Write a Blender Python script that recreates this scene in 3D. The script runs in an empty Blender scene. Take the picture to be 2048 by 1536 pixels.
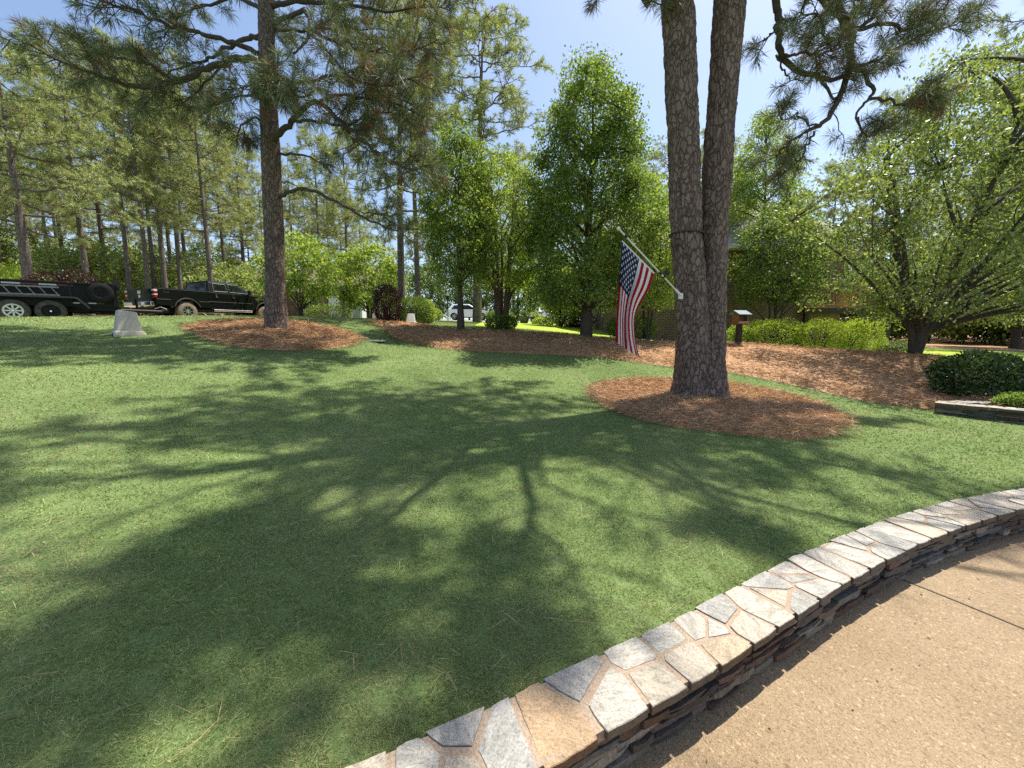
import bpy, math, random
import numpy as np
from mathutils import Vector, Matrix, noise
R = math.radians
random.seed(7); rng = np.random.default_rng(7)
sc = bpy.context.scene
COL = sc.collection

# ------------------------------------------------------------------ camera, sky, sun, exposure
EYE, PITCH, FPX = 1.6, R(6.5), 770.0          # eye height above the patio; focal length in pixels of a 2048 wide frame
cd = bpy.data.cameras.new('camera'); cam = bpy.data.objects.new('camera', cd); COL.objects.link(cam)
cam.location = (0, 0, EYE); cam.rotation_euler = (R(90) - PITCH, 0, 0)
cd.sensor_width = 36; cd.lens = 36 * FPX / 2048; cd.clip_start = 0.05; cd.clip_end = 2000
sc.camera = cam
SUN_AZ, SUN_EL = R(51), R(66)                 # azimuth clockwise from +Y
w = bpy.data.worlds.new('World'); sc.world = w; w.use_nodes = True
sky = w.node_tree.nodes.new('ShaderNodeTexSky'); sky.sky_type = 'NISHITA'; sky.sun_disc = False
sky.sun_elevation = SUN_EL; sky.sun_rotation = SUN_AZ; sky.air_density = 1.0; sky.dust_density = 1.5; sky.ozone_density = 1.0
bg = w.node_tree.nodes['Background']; bg.inputs[1].default_value = 0.115
w.node_tree.links.new(sky.outputs[0], bg.inputs[0])
sl = bpy.data.lights.new('sun', 'SUN'); sl.energy = 4.7; sl.angle = R(0.5); sl.color = (1.0, 0.95, 0.86)
so = bpy.data.objects.new('sun', sl); COL.objects.link(so)
SUN = Vector((math.sin(SUN_AZ) * math.cos(SUN_EL), math.cos(SUN_AZ) * math.cos(SUN_EL), math.sin(SUN_EL)))
so.rotation_euler = SUN.to_track_quat('Z', 'Y').to_euler(); so.location = (0, 0, 40)
vs = sc.view_settings; vs.view_transform = 'Standard'; vs.look = 'None'; vs.exposure = 0.95; vs.gamma = 1.0
sc.render.engine = 'CYCLES'
sc.cycles.use_denoising = False
sc.cycles.max_bounces = 8; sc.cycles.transparent_max_bounces = 8
sc.cycles.sample_clamp_indirect = 6.0

# ------------------------------------------------------------------ measuring helpers
CP, SP = math.cos(PITCH), math.sin(PITCH)
def ray(px, py):
    x = (px - 1024) / FPX; v = (py - 768) / FPX
    return np.array([x, CP - v * SP, -(SP + v * CP)])
def at(px, py, d):                             # the place at depth d metres seen in that direction
    r = ray(px, py); t = d / r[1]
    return (r[0] * t, d, EYE + r[2] * t)
def X(px, d): return (px - 1024) / FPX * d / 1.005

# ------------------------------------------------------------------ mesh helpers
def finish(me, smooth, ang=None):
    if smooth:
        me.polygons.foreach_set('use_smooth', np.ones(len(me.polygons), bool))
        if ang: me.set_sharp_from_angle(angle=R(ang))
    me.update()
def link(name, me, parent=None, loc=None):
    o = bpy.data.objects.new(name, me); COL.objects.link(o)
    if parent: o.parent = parent
    if loc is not None: o.location = loc
    return o
def np_mesh(name, V, F, mats, smooth=False, mi=None):
    V = np.asarray(V, np.float32); F = np.asarray(F, np.int32)
    me = bpy.data.meshes.new(name); n, k = F.shape
    me.vertices.add(len(V)); me.vertices.foreach_set('co', V.ravel())
    me.loops.add(n * k); me.loops.foreach_set('vertex_index', F.ravel())
    me.polygons.add(n); me.polygons.foreach_set('loop_start', np.arange(n, dtype=np.int32) * k)
    if mi is not None: me.polygons.foreach_set('material_index', np.asarray(mi, np.int32))
    me.update(calc_edges=True)
    for m in (mats if isinstance(mats, (list, tuple)) else [mats]): me.materials.append(m)
    finish(me, smooth)
    return me
def unit(a): return a / np.maximum(np.linalg.norm(a, axis=-1, keepdims=True), 1e-9)
def kites(P, D, L, W, droop=0.0, S=None, fold=0.0):
    """many small pointed blades (leaves, needles, grass): base P, direction D, length L, width W"""
    P = np.asarray(P, float); D = unit(np.asarray(D, float)); n = len(P)
    L = np.broadcast_to(np.asarray(L, float), (n,))[:, None]; W = np.broadcast_to(np.asarray(W, float), (n,))[:, None]
    if S is None: S = rng.normal(size=(n, 3))
    S = unit(np.cross(D, S)); N = np.cross(S, D)
    dv = np.zeros((n, 3)); dv[:, 2] = -1
    droop = np.broadcast_to(np.asarray(droop, float), (n,))[:, None]
    mid = P + D * L * .48 + dv * droop * L * .25
    tip = P + D * L + dv * droop * L
    V = np.stack([P, mid + S * W * .5 + N * fold * W, tip, mid - S * W * .5 + N * fold * W], 1).reshape(-1, 3)
    F = np.arange(n * 4).reshape(n, 4)
    return V, F
class MB:
    """collects shapes for ONE mesh object"""
    def __init__(s): s.v = []; s.f = []; s.m = []
    def add(s, v, f, m=0):
        b = len(s.v); s.v += [tuple(p) for p in v]; s.f += [tuple(i + b for i in q) for q in f]; s.m += [m] * len(f); return s
    def box(s, c, d, m=0, rot=None, taper=1.0):
        hx, hy, hz = d[0] / 2, d[1] / 2, d[2] / 2; v = []
        for z in (-1, 1):
            t = taper if z > 0 else 1
            for x, y in ((-1, -1), (1, -1), (1, 1), (-1, 1)): v.append(Vector((x * hx * t, y * hy * t, z * hz)))
        if rot is not None: v = [rot @ p for p in v]
        v = [p + Vector(c) for p in v]
        return s.add(v, [(3, 2, 1, 0), (4, 5, 6, 7), (0, 1, 5, 4), (1, 2, 6, 5), (2, 3, 7, 6), (3, 0, 4, 7)], m)
    def prism(s, poly, a, b, m=0, axis='y'):
        """polygon (u,v) swept from a to b along an axis; y: (x,z), x: (y,z), z: (x,y)"""
        n = len(poly)
        mk = {'y': lambda u, v, t: (u, t, v), 'x': lambda u, v, t: (t, u, v), 'z': lambda u, v, t: (u, v, t)}[axis]
        v = [mk(p[0], p[1], a) for p in poly] + [mk(p[0], p[1], b) for p in poly]
        f = [tuple(range(n)), tuple(range(2 * n - 1, n - 1, -1))] + [(i, i + n, (i + 1) % n + n, (i + 1) % n) for i in range(n)]
        return s.add(v, f, m)
    def tube(s, pts, rad, n=8, m=0, caps=True):
        pts = [Vector(p) for p in pts]; k = len(pts)
        if not hasattr(rad, '__len__'): rad = [rad] * k
        v = []; up = None
        for i, p in enumerate(pts):
            d = (pts[min(i + 1, k - 1)] - pts[max(i - 1, 0)]); d = d.normalized() if d.length > 1e-9 else Vector((0, 0, 1))
            if up is None: up = d.orthogonal().normalized()
            up = (up - d * up.dot(d)); up = up.normalized() if up.length > 1e-6 else d.orthogonal().normalized()
            q = d.cross(up)
            for j in range(n):
                a = 2 * math.pi * j / n; v.append(p + (up * math.cos(a) + q * math.sin(a)) * rad[i])
        f = [(i * n + j, i * n + (j + 1) % n, (i + 1) * n + (j + 1) % n, (i + 1) * n + j) for i in range(k - 1) for j in range(n)]
        if caps: f += [tuple(range(n - 1, -1, -1)), tuple((k - 1) * n + j for j in range(n))]
        return s.add(v, f, m)
    def lathe(s, prof, c, axis, n=24, m=0, closed=False, caps=True):
        """profile (along, radius) spun about an axis through c"""
        ax = Vector(axis).normalized(); u = ax.orthogonal().normalized(); q = ax.cross(u); c = Vector(c); v = []
        for t, r in prof:
            for j in range(n):
                a = 2 * math.pi * j / n; v.append(c + ax * t + (u * math.cos(a) + q * math.sin(a)) * r)
        k = len(prof); f = []
        for i in range(k if closed else k - 1):
            i2 = (i + 1) % k
            for j in range(n): f.append((i * n + j, i * n + (j + 1) % n, i2 * n + (j + 1) % n, i2 * n + j))
        if not closed and caps: f += [tuple(range(n - 1, -1, -1)), tuple((k - 1) * n + j for j in range(n))]
        return s.add(v, f, m)
    def build(s, name, mats, parent=None, loc=None, smooth=None, bevel=0, seg=2):
        me = bpy.data.meshes.new(name); me.from_pydata(s.v, [], s.f)
        for m in (mats if isinstance(mats, (list, tuple)) else [mats]): me.materials.append(m)
        if any(s.m): me.polygons.foreach_set('material_index', s.m)
        finish(me, smooth is not None, smooth)
        o = link(name, me, parent, loc)
        if bevel:
            b = o.modifiers.new('bevel', 'BEVEL'); b.width = bevel; b.segments = seg; b.limit_method = 'ANGLE'; b.angle_limit = R(35)
            b.harden_normals = False
        return o
def tag(o, label=None, cat=None, group=None, kind=None):
    if label: o['label'] = label
    if cat: o['category'] = cat
    if group: o['group'] = group
    if kind: o['kind'] = kind
    return o
def empty(name, loc, rz=0, label=None, cat=None, group=None, s=1.0):
    o = bpy.data.objects.new(name, None); COL.objects.link(o); o.location = loc; o.rotation_euler = (0, 0, rz); o.scale = (s, s, s)
    o.empty_display_size = .2
    return tag(o, label, cat, group)
def copy_tree(o, parent=None):
    c = o.copy(); COL.objects.link(c); c.parent = parent
    for ch in list(o.children): copy_tree(ch, c)
    return c

# ------------------------------------------------------------------ materials
def mat(name):
    m = bpy.data.materials.new(name); m.use_nodes = True; nt = m.node_tree
    return m, nt, nt.nodes['Principled BSDF']
def plain(name, col, rough=.6, metal=0.0, spec=.5, coat=0.0, bump=0.0, scale=40.0, vary=0.0):
    m, nt, b = mat(name); b.inputs['Base Color'].default_value = (*col, 1); b.inputs['Roughness'].default_value = rough
    b.inputs['Metallic'].default_value = metal; b.inputs['Specular IOR Level'].default_value = spec; b.inputs['Coat Weight'].default_value = coat
    if vary or bump:
        tc = nt.nodes.new('ShaderNodeTexCoord'); n = nt.nodes.new('ShaderNodeTexNoise'); n.inputs['Scale'].default_value = scale; n.inputs['Detail'].default_value = 6
        nt.links.new(tc.outputs['Object'], n.inputs['Vector'])
        if vary:
            r = nt.nodes.new('ShaderNodeValToRGB'); r.color_ramp.elements[0].position = .3; r.color_ramp.elements[1].position = .7
            r.color_ramp.elements[0].color = (*[c * (1 - vary) for c in col], 1); r.color_ramp.elements[1].color = (*[min(1, c * (1 + vary)) for c in col], 1)
            nt.links.new(n.outputs[0], r.inputs[0]); nt.links.new(r.outputs[0], b.inputs['Base Color'])
        if bump:
            bp = nt.nodes.new('ShaderNodeBump'); bp.inputs['Strength'].default_value = bump; bp.inputs['Distance'].default_value = .02
            nt.links.new(n.outputs[0], bp.inputs['Height']); nt.links.new(bp.outputs[0], b.inputs['Normal'])
    return m
def ramp(nt, stops):
    r = nt.nodes.new('ShaderNodeValToRGB'); e = r.color_ramp.elements
    while len(e) < len(stops): e.new(.5)
    for i, (p, c) in enumerate(stops): e[i].position = p; e[i].color = (*c, 1)
    return r
def mixc(nt, fac, a, b, mode='MIX'):
    n = nt.nodes.new('ShaderNodeMix'); n.data_type = 'RGBA'; n.blend_type = mode
    for sck, val in ((n.inputs[0], fac), (n.inputs[6], a), (n.inputs[7], b)):
        if hasattr(val, 'links'): nt.links.new(val, sck)
        elif hasattr(val, '__len__'): sck.default_value = (*val, 1)
        else: sck.default_value = val
    return n.outputs[2]
def leaf_mat(name, stops, trans=.35, rough=.5, spec=.3, patch=None, tcol=1.25):
    """thin leaf: each blade its own shade, light passing through"""
    m, nt, b = mat(name); g = nt.nodes.new('ShaderNodeNewGeometry')
    r = ramp(nt, stops); nt.links.new(g.outputs['Random Per Island'], r.inputs[0]); col = r.outputs[0]
    if patch:
        n3 = nt.nodes.new('ShaderNodeTexNoise'); n3.inputs['Scale'].default_value = 3.2; n3.inputs['Detail'].default_value = 5; r3 = ramp(nt, [(.32, (.7, .74, .72)), (.68, (1.22, 1.18, 1.15))])
        tc3 = nt.nodes.new('ShaderNodeTexCoord'); nt.links.new(tc3.outputs['Object'], n3.inputs['Vector']); nt.links.new(n3.outputs[0], r3.inputs[0]); col = mixc(nt, 1.0, col, r3.outputs[0], 'MULTIPLY')
        tc = nt.nodes.new('ShaderNodeTexCoord'); n = nt.nodes.new('ShaderNodeTexNoise'); n.inputs['Scale'].default_value = patch[0]; n.inputs['Detail'].default_value = 4
        nt.links.new(tc.outputs['Object'], n.inputs['Vector'])
        r2 = ramp(nt, [(patch[2], (0, 0, 0)), (patch[3], (1, 1, 1))]); nt.links.new(n.outputs[0], r2.inputs[0])
        col = mixc(nt, r2.outputs[0], col, patch[1])
    nt.links.new(col, b.inputs['Base Color']); b.inputs['Roughness'].default_value = rough; b.inputs['Specular IOR Level'].default_value = spec
    t = nt.nodes.new('ShaderNodeBsdfTranslucent'); nt.links.new(mixc(nt, 1.0, col, (tcol, tcol * 1.02, tcol * .45), 'MULTIPLY'), t.inputs['Color'])
    mx = nt.nodes.new('ShaderNodeMixShader'); mx.inputs[0].default_value = trans
    nt.links.new(b.outputs[0], mx.inputs[1]); nt.links.new(t.outputs[0], mx.inputs[2])
    nt.links.new(mx.outputs[0], nt.nodes['Material Output'].inputs['Surface'])
    return m
def bark_mat(name, dark, mid, light, sc_=9.0, stretch=.28, bump=.9):
    m, nt, b = mat(name); tc = nt.nodes.new('ShaderNodeTexCoord'); mp = nt.nodes.new('ShaderNodeMapping')
    mp.inputs['Scale'].default_value = (1, 1, stretch); nt.links.new(tc.outputs['Object'], mp.inputs['Vector'])
    nz = nt.nodes.new('ShaderNodeTexNoise'); nz.inputs['Scale'].default_value = 6; nz.inputs['Detail'].default_value = 8; nt.links.new(mp.outputs[0], nz.inputs['Vector'])
    wv = nt.nodes.new('ShaderNodeVectorMath'); wv.operation = 'MULTIPLY_ADD'; wv.inputs[1].default_value = (.2, .2, .2)
    nt.links.new(nz.outputs['Color'], wv.inputs[0]); nt.links.new(mp.outputs[0], wv.inputs[2])
    v1 = nt.nodes.new('ShaderNodeTexVoronoi'); v1.feature = 'DISTANCE_TO_EDGE'; v1.inputs['Scale'].default_value = sc_; nt.links.new(wv.outputs[0], v1.inputs['Vector'])
    v2 = nt.nodes.new('ShaderNodeTexVoronoi'); v2.inputs['Scale'].default_value = sc_; nt.links.new(wv.outputs[0], v2.inputs['Vector'])
    n2 = nt.nodes.new('ShaderNodeTexNoise'); n2.inputs['Scale'].default_value = 45; n2.inputs['Detail'].default_value = 8; nt.links.new(tc.outputs['Object'], n2.inputs['Vector'])
    r2 = ramp(nt, [(.3, mid), (.72, light)])
    sep = nt.nodes.new('ShaderNodeSeparateColor'); nt.links.new(v2.outputs['Color'], sep.inputs[0])
    av = nt.nodes.new('ShaderNodeMath'); av.operation = 'MULTIPLY_ADD'; av.inputs[1].default_value = .28
    sc2 = nt.nodes.new('ShaderNodeMath'); sc2.operation = 'MULTIPLY'; sc2.inputs[1].default_value = .72
    nt.links.new(n2.outputs[0], sc2.inputs[0]); nt.links.new(sep.outputs[0], av.inputs[0]); nt.links.new(sc2.outputs[0], av.inputs[2]); nt.links.new(av.outputs[0], r2.inputs[0])
    rc = ramp(nt, [(.0, (0, 0, 0)), (.035, (.8, .8, .8)), (.1, (1, 1, 1))]); nt.links.new(v1.outputs['Distance'], rc.inputs[0])
    n4 = nt.nodes.new('ShaderNodeTexNoise'); n4.inputs['Scale'].default_value = 5; n4.inputs['Detail'].default_value = 6; nt.links.new(mp.outputs[0], n4.inputs['Vector']); r4 = ramp(nt, [(.45, (0, 0, 0)), (.62, (.85, .85, .85))]); nt.links.new(n4.outputs[0], r4.inputs[0])
    nt.links.new(mixc(nt, mixc(nt, 1.0, rc.outputs[0], r4.outputs[0], 'LIGHTEN'), dark, r2.outputs[0]), b.inputs['Base Color']); b.inputs['Roughness'].default_value = .9; b.inputs['Specular IOR Level'].default_value = .15
    ad = nt.nodes.new('ShaderNodeMath'); ad.operation = 'MULTIPLY_ADD'; ad.inputs[1].default_value = .35
    rb = ramp(nt, [(0, (0, 0, 0)), (.13, (1, 1, 1))]); nt.links.new(v1.outputs['Distance'], rb.inputs[0])
    nt.links.new(n2.outputs[0], ad.inputs[0]); nt.links.new(rb.outputs[0], ad.inputs[2])
    bp = nt.nodes.new('ShaderNodeBump'); bp.inputs['Strength'].default_value = bump; bp.inputs['Distance'].default_value = .03
    nt.links.new(ad.outputs[0], bp.inputs['Height']); nt.links.new(bp.outputs[0], b.inputs['Normal'])
    return m
M = {}
M['bark'] = bark_mat('pine_bark', (.04, .03, .027), (.155, .11, .09), (.285, .21, .175), 15, .42, .9)
M['bark_far'] = bark_mat('pine_bark_small', (.03, .024, .02), (.14, .115, .1), (.24, .2, .175), 11, .3, .6)
M['bark_leaf'] = plain('smooth_bark', (.085, .07, .058), .9, spec=.2, bump=.6, scale=25, vary=.35)
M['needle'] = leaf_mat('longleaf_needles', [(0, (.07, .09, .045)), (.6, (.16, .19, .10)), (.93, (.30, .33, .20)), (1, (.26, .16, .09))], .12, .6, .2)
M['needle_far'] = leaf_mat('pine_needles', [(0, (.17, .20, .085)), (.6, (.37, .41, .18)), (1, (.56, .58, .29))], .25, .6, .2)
M['needle_dead'] = leaf_mat('dead_needles', [(0, (.12, .07, .045)), (1, (.26, .16, .1))], .15, .7, .2)
M['leaf_pear'] = leaf_mat('pear_leaves', [(0, (.10, .16, .042)), (.6, (.20, .285, .07)), (1, (.34, .42, .13))], .42, .55, .2)
M['leaf_lime'] = leaf_mat('lime_leaves', [(0, (.18, .25, .06)), (.6, (.30, .385, .09)), (1, (.44, .51, .15))], .45, .55, .2)
M['leaf_dark'] = leaf_mat('dark_leaves', [(0, (.085, .13, .035)), (.6, (.15, .22, .055)), (1, (.25, .33, .10))], .38, .5, .25)
M['leaf_maple'] = leaf_mat('maple_leaves', [(0, (.13, .17, .06)), (.6, (.22, .28, .095)), (1, (.38, .42, .18))], .42, .45, .35)
M['leaf_gold'] = leaf_mat('golden_hedge_leaves', [(0, (.22, .30, .04)), (.6, (.38, .47, .065)), (1, (.54, .6, .12))], .35, .45, .4)
M['leaf_gloss'] = leaf_mat('glossy_leaves', [(0, (.03, .055, .02)), (.7, (.075, .125, .04)), (1, (.16, .22, .08))], .22, .22, .7)
M['leaf_red'] = leaf_mat('dark_red_leaves', [(0, (.03, .018, .016)), (.7, (.06, .03, .024)), (1, (.16, .075, .04))], .25, .4, .4)
M['leaf_grey'] = leaf_mat('grey_green_leaves', [(0, (.08, .12, .06)), (1, (.2, .26, .14))], .3, .5, .4)
M['twig_dark'] = plain('twigs', (.045, .036, .028), .9, spec=.1)
M['straw'] = leaf_mat('pine_straw_strands', [(0, (.22, .125, .065)), (.5, (.47, .275, .155)), (.85, (.63, .41, .25)), (1, (.72, .53, .36))], .1, .75, .15)
M['grass'] = leaf_mat('grass_blades', [(0, (.09, .14, .04)), (.5, (.22, .285, .085)), (.85, (.36, .405, .155)), (1, (.48, .44, .26))], .2, .6, .2, patch=(.9, (.36, .345, .18), .45, .68))
def ground_mat(name, stops, big, small, bump=.5):
    m, nt, b = mat(name); tc = nt.nodes.new('ShaderNodeTexCoord')
    n1 = nt.nodes.new('ShaderNodeTexNoise'); n1.inputs['Scale'].default_value = big; n1.inputs['Detail'].default_value = 5
    n2 = nt.nodes.new('ShaderNodeTexNoise'); n2.inputs['Scale'].default_value = small; n2.inputs['Detail'].default_value = 8; n2.inputs['Roughness'].default_value = .7
    for n in (n1, n2): nt.links.new(tc.outputs['Object'], n.inputs['Vector'])
    mt = nt.nodes.new('ShaderNodeMath'); mt.operation = 'MULTIPLY_ADD'; mt.inputs[1].default_value = .35
    m2 = nt.nodes.new('ShaderNodeMath'); m2.operation = 'MULTIPLY'; m2.inputs[1].default_value = .65
    nt.links.new(n2.outputs[0], m2.inputs[0]); nt.links.new(n1.outputs[0], mt.inputs[0]); nt.links.new(m2.outputs[0], mt.inputs[2])
    r = ramp(nt, stops); nt.links.new(mt.outputs[0], r.inputs[0]); nt.links.new(r.outputs[0], b.inputs['Base Color'])
    b.inputs['Roughness'].default_value = .95; b.inputs['Specular IOR Level'].default_value = .1
    bp = nt.nodes.new('ShaderNodeBump'); bp.inputs['Strength'].default_value = bump; bp.inputs['Distance'].default_value = .03
    nt.links.new(n2.outputs[0], bp.inputs['Height']); nt.links.new(bp.outputs[0], b.inputs['Normal'])
    return m
M['lawn'] = ground_mat('lawn_turf', [(.35, (.06, .10, .034)), (.5, (.125, .18, .06)), (.65, (.20, .25, .10))], .6, 60)
M['mulch'] = ground_mat('pine_straw_ground', [(.35, (.19, .105, .055)), (.5, (.41, .24, .135)), (.66, (.59, .375, .225))], .8, 45, .9)
M['forest'] = ground_mat('forest_floor', [(.35, (.13, .08, .05)), (.5, (.24, .16, .09)), (.65, (.3, .27, .12))], .3, 8)
M['drive'] = ground_mat('sandy_drive', [(.35, (.2, .13, .085)), (.5, (.36, .26, .18)), (.65, (.45, .35, .25))], .7, 12)
M['road'] = ground_mat('road_asphalt', [(.35, (.3, .29, .28)), (.65, (.4, .39, .37))], .5, 30, .2)
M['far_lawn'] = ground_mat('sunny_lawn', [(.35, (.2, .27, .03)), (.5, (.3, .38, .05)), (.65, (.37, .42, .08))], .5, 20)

# ------------------------------------------------------------------ garden wall line and terrain
def catmull(pts, per=12):
    pts = [np.array(p, float) for p in pts]; pts = [2 * pts[0] - pts[1]] + pts + [2 * pts[-1] - pts[-2]]; out = []
    for i in range(1, len(pts) - 2):
        a, b, c, d = pts[i - 1:i + 3]
        for t in np.linspace(0, 1, per, endpoint=False):
            out.append(.5 * (2 * b + (c - a) * t + (2 * a - 5 * b + 4 * c - d) * t * t + (3 * b - a - 3 * c + d) * t ** 3))
    out.append(pts[-2]); return np.array(out)
WALL_W, WALL_H = .27, .25
INN = catmull([(-3.2, -.75), (-2.4, -.15), (-1.6, .28), (-.8, .65), (.02, 1.04), (.55, 1.31), (.85, 1.46), (1.46, 1.80), (1.92, 2.05), (2.57, 2.37), (3.1, 2.6), (3.8, 2.87), (4.6, 3.1), (6, 3.4), (8, 3.6), (11, 3.7)])
_seg = np.linalg.norm(np.diff(INN, axis=0), axis=1); ARC = np.concatenate([[0], np.cumsum(_seg)])
def on_curve(line, arc, s):
    x = np.interp(s, arc, line[:, 0]); y = np.interp(s, arc, line[:, 1])
    x2 = np.interp(s + .05, arc, line[:, 0]) - np.interp(s - .05, arc, line[:, 0]); y2 = np.interp(s + .05, arc, line[:, 1]) - np.interp(s - .05, arc, line[:, 1])
    l = math.hypot(x2, y2); return x, y, x2 / l, y2 / l
def wall_xy(s, t):
    x, y, dx, dy = on_curve(INN, ARC, s); return x - dy * t, y + dx * t
_tan = np.gradient(INN, axis=0); _tan = unit(_tan); _nor = np.stack([-_tan[:, 1], _tan[:, 0]], 1)
def wall_side(xy):                              # signed distance from the patio edge of the wall, positive on the lawn
    xy = np.asarray(xy, float); out = np.empty(len(xy))
    for i in range(0, len(xy), 20000):
        q = xy[i:i + 20000]; d2 = ((q[:, None, :] - INN[None]) ** 2).sum(-1); k = d2.argmin(1)
        out[i:i + 20000] = ((q - INN[k]) * _nor[k]).sum(1)
    return out
CTRL = [at(*p) for p in [(1400, 798, 7.2), (1600, 880, 4.65), (1180, 790, 7.6), (1430, 768, 8.8), (1680, 860, 5.3),
    (1455, 746, 9.8), (1700, 797, 8.0), (1897, 824, 7.0), (1830, 716, 11.3), (1600, 702, 12), (1470, 692, 12.5), (1340, 690, 13),
    (1000, 668, 14), (1000, 706, 11.5), (1200, 716, 11), (1340, 735, 10.2), (840, 690, 12.2), (770, 648, 15.5),
    (553, 662, 11), (560, 702, 8.9), (560, 643, 13), (378, 660, 11.8), (720, 686, 11),
    (0, 636, 12.5), (150, 634, 12.8), (268, 672, 10.5), (378, 632, 16), (525, 634.5, 19),
    (930, 642, 38), (1120, 660, 20), (1120, 648, 30), (1500, 705, 15), (1620, 703, 14), (1900, 700, 16), (2040, 715, 13), (1900, 690, 25),
    (250, 633, 27), (650, 640, 24), (1170, 678, 14), (1240, 685, 13.5)]]
CTRL += [(-17.2, 14.1, 2.27), (-16.5, 18, 2.5), (-14.2, 22.2, 2.74), (-15.4, 18.5, 2.56), (-3, .5, .3), (-1.6, 1.4, .24), (-.7, 1.5, .21), (.3, 1.9, .21), (1.5, 2.5, .21), (3, 3.2, .21), (4.6, 3.7, .21), (6.5, 4, .21), (9, 4.4, .2),
    (-5, 1.5, .55), (-8, -2, .8), (-40, 40, 4.2), (0, 60, 4.6), (40, 50, 3), (-60, 10, 4), (60, 8, .8), (0, 90, 4.8), (-70, 70, 4.8), (70, 70, 4.0), (20, 0, .2), (-20, -15, 1)]
CTRL = np.array(CTRL); _C = CTRL[:, :2] / 10
def _phi(r2): return np.where(r2 > 1e-12, .5 * r2 * np.log(np.maximum(r2, 1e-12)), 0)
_n = len(_C); _A = np.zeros((_n + 3, _n + 3)); _A[:_n, :_n] = _phi(((_C[:, None] - _C[None]) ** 2).sum(-1)) + np.eye(_n) * 2e-3
_A[:_n, _n] = 1; _A[:_n, _n + 1:] = _C; _A[_n, :_n] = 1; _A[_n + 1:, :_n] = _C.T
_W = np.linalg.solve(_A, np.concatenate([CTRL[:, 2], np.zeros(3)]))
def terr(xy):
    """height of the lawn and the land beyond it"""
    q = np.atleast_2d(np.asarray(xy, float)).copy(); rr = np.linalg.norm(q, axis=1); k = np.minimum(1, 75 / np.maximum(rr, 1e-6)); q = q * k[:, None] / 10
    out = np.empty(len(q))
    for i in range(0, len(q), 20000):
        p = q[i:i + 20000]; out[i:i + 20000] = _phi(((p[:, None] - _C[None]) ** 2).sum(-1)) @ _W[:_n] + _W[_n] + p @ _W[_n + 1:]
    return np.clip(out, .12, 6)
def Z(x, y): return float(terr([(x, y)])[0])
def hit(px, py):                                # where that line of sight meets the land
    r = ray(px, py); t = np.geomspace(1, 120, 1500); p = r[None] * t[:, None]; p[:, 2] += EYE
    below = p[:, 2] <= terr(p[:, :2]); i = int(below.argmax()) if below.any() else len(t) - 1
    return p[i, 0], p[i, 1]
def bez(points, closed=False, per=8):           # smooth outline through xy points
    if not closed: return catmull(points, per)
    pts = [points[-1]] + list(points) + [points[0], points[1]]; c = catmull(pts, per)
    return c[per:-2 * per + per]
def inside(xy, poly):
    xy = np.asarray(xy); x, y = xy[:, 0], xy[:, 1]; r = np.zeros(len(xy), bool); n = len(poly); j = n - 1
    for i in range(n):
        xi, yi = poly[i]; xj, yj = poly[j]
        c = ((yi > y) != (yj > y)) & (x < (xj - xi) * (y - yi) / (yj - yi + 1e-12) + xi); r ^= c; j = i
    return r
# ground: one sheet to the horizon
nr, na = 250, 420
rr = np.geomspace(.25, 420, nr); aa = np.linspace(0, 2 * math.pi, na, endpoint=False)
gx = (rr[:, None] * np.sin(aa)[None]).ravel(); gy = (rr[:, None] * np.cos(aa)[None]).ravel(); G = np.stack([gx, gy], 1)
near = np.linalg.norm(G, axis=1) < 30; side = np.full(len(G), 5.0); side[near] = wall_side(G[near])
behind = (~near) & (gy < 3.6) & (gx > -30); side[behind] = -5
gz = terr(G); k = np.clip((side - .05) / .15, 0, 1); gz = gz * k + (-.12) * (1 - k)
GV = np.concatenate([np.stack([gx, gy, gz], 1), [[0, 0, -.12]]])
i, j = np.meshgrid(np.arange(nr - 1), np.arange(na), indexing='ij'); j2 = (j + 1) % na
GF = np.stack([i * na + j, i * na + j2, (i + 1) * na + j2, (i + 1) * na + j], -1).reshape(-1, 4)
o = link('lawn', np_mesh('lawn', GV, GF[:, ::-1], M['lawn'], True)); tag(o, 'green lawn rising gently from the stone wall towards the trees', 'lawn', kind='structure')

def sheet(name, low, up, m, off, nv=10, mound=0.0, nu=120, label=None, cat=None):
    """ground sheet between two edge lines, following the land"""
    def res(l):
        l = np.asarray(l, float); s = np.concatenate([[0], np.cumsum(np.linalg.norm(np.diff(l, axis=0), axis=1))]); u = np.linspace(0, s[-1], nu)
        return np.stack([np.interp(u, s, l[:, 0]), np.interp(u, s, l[:, 1])], 1)
    a, b = res(low), res(up); t = np.linspace(0, 1, nv); P = a[:, None] * (1 - t)[None, :, None] + b[:, None] * t[None, :, None]
    z = terr(P.reshape(-1, 2)).reshape(nu, nv) + off + mound * np.minimum(1, 5 * t * (1 - t) * 1.6)[None]
    z[:, 0] -= off + .03; z[:, -1] -= off + .03; z[0] -= .04; z[-1] -= .04
    V = np.concatenate([P, z[..., None]], -1).reshape(-1, 3)
    i, j = np.meshgrid(np.arange(nu - 1), np.arange(nv - 1), indexing='ij')
    F = np.stack([i * nv + j, (i + 1) * nv + j, (i + 1) * nv + j + 1, i * nv + j + 1], -1).reshape(-1, 4)
    o = link(name, np_mesh(name, V, F, m, True)); tag(o, label, cat, kind='structure'); return np.concatenate([a, b[::-1]])
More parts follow.
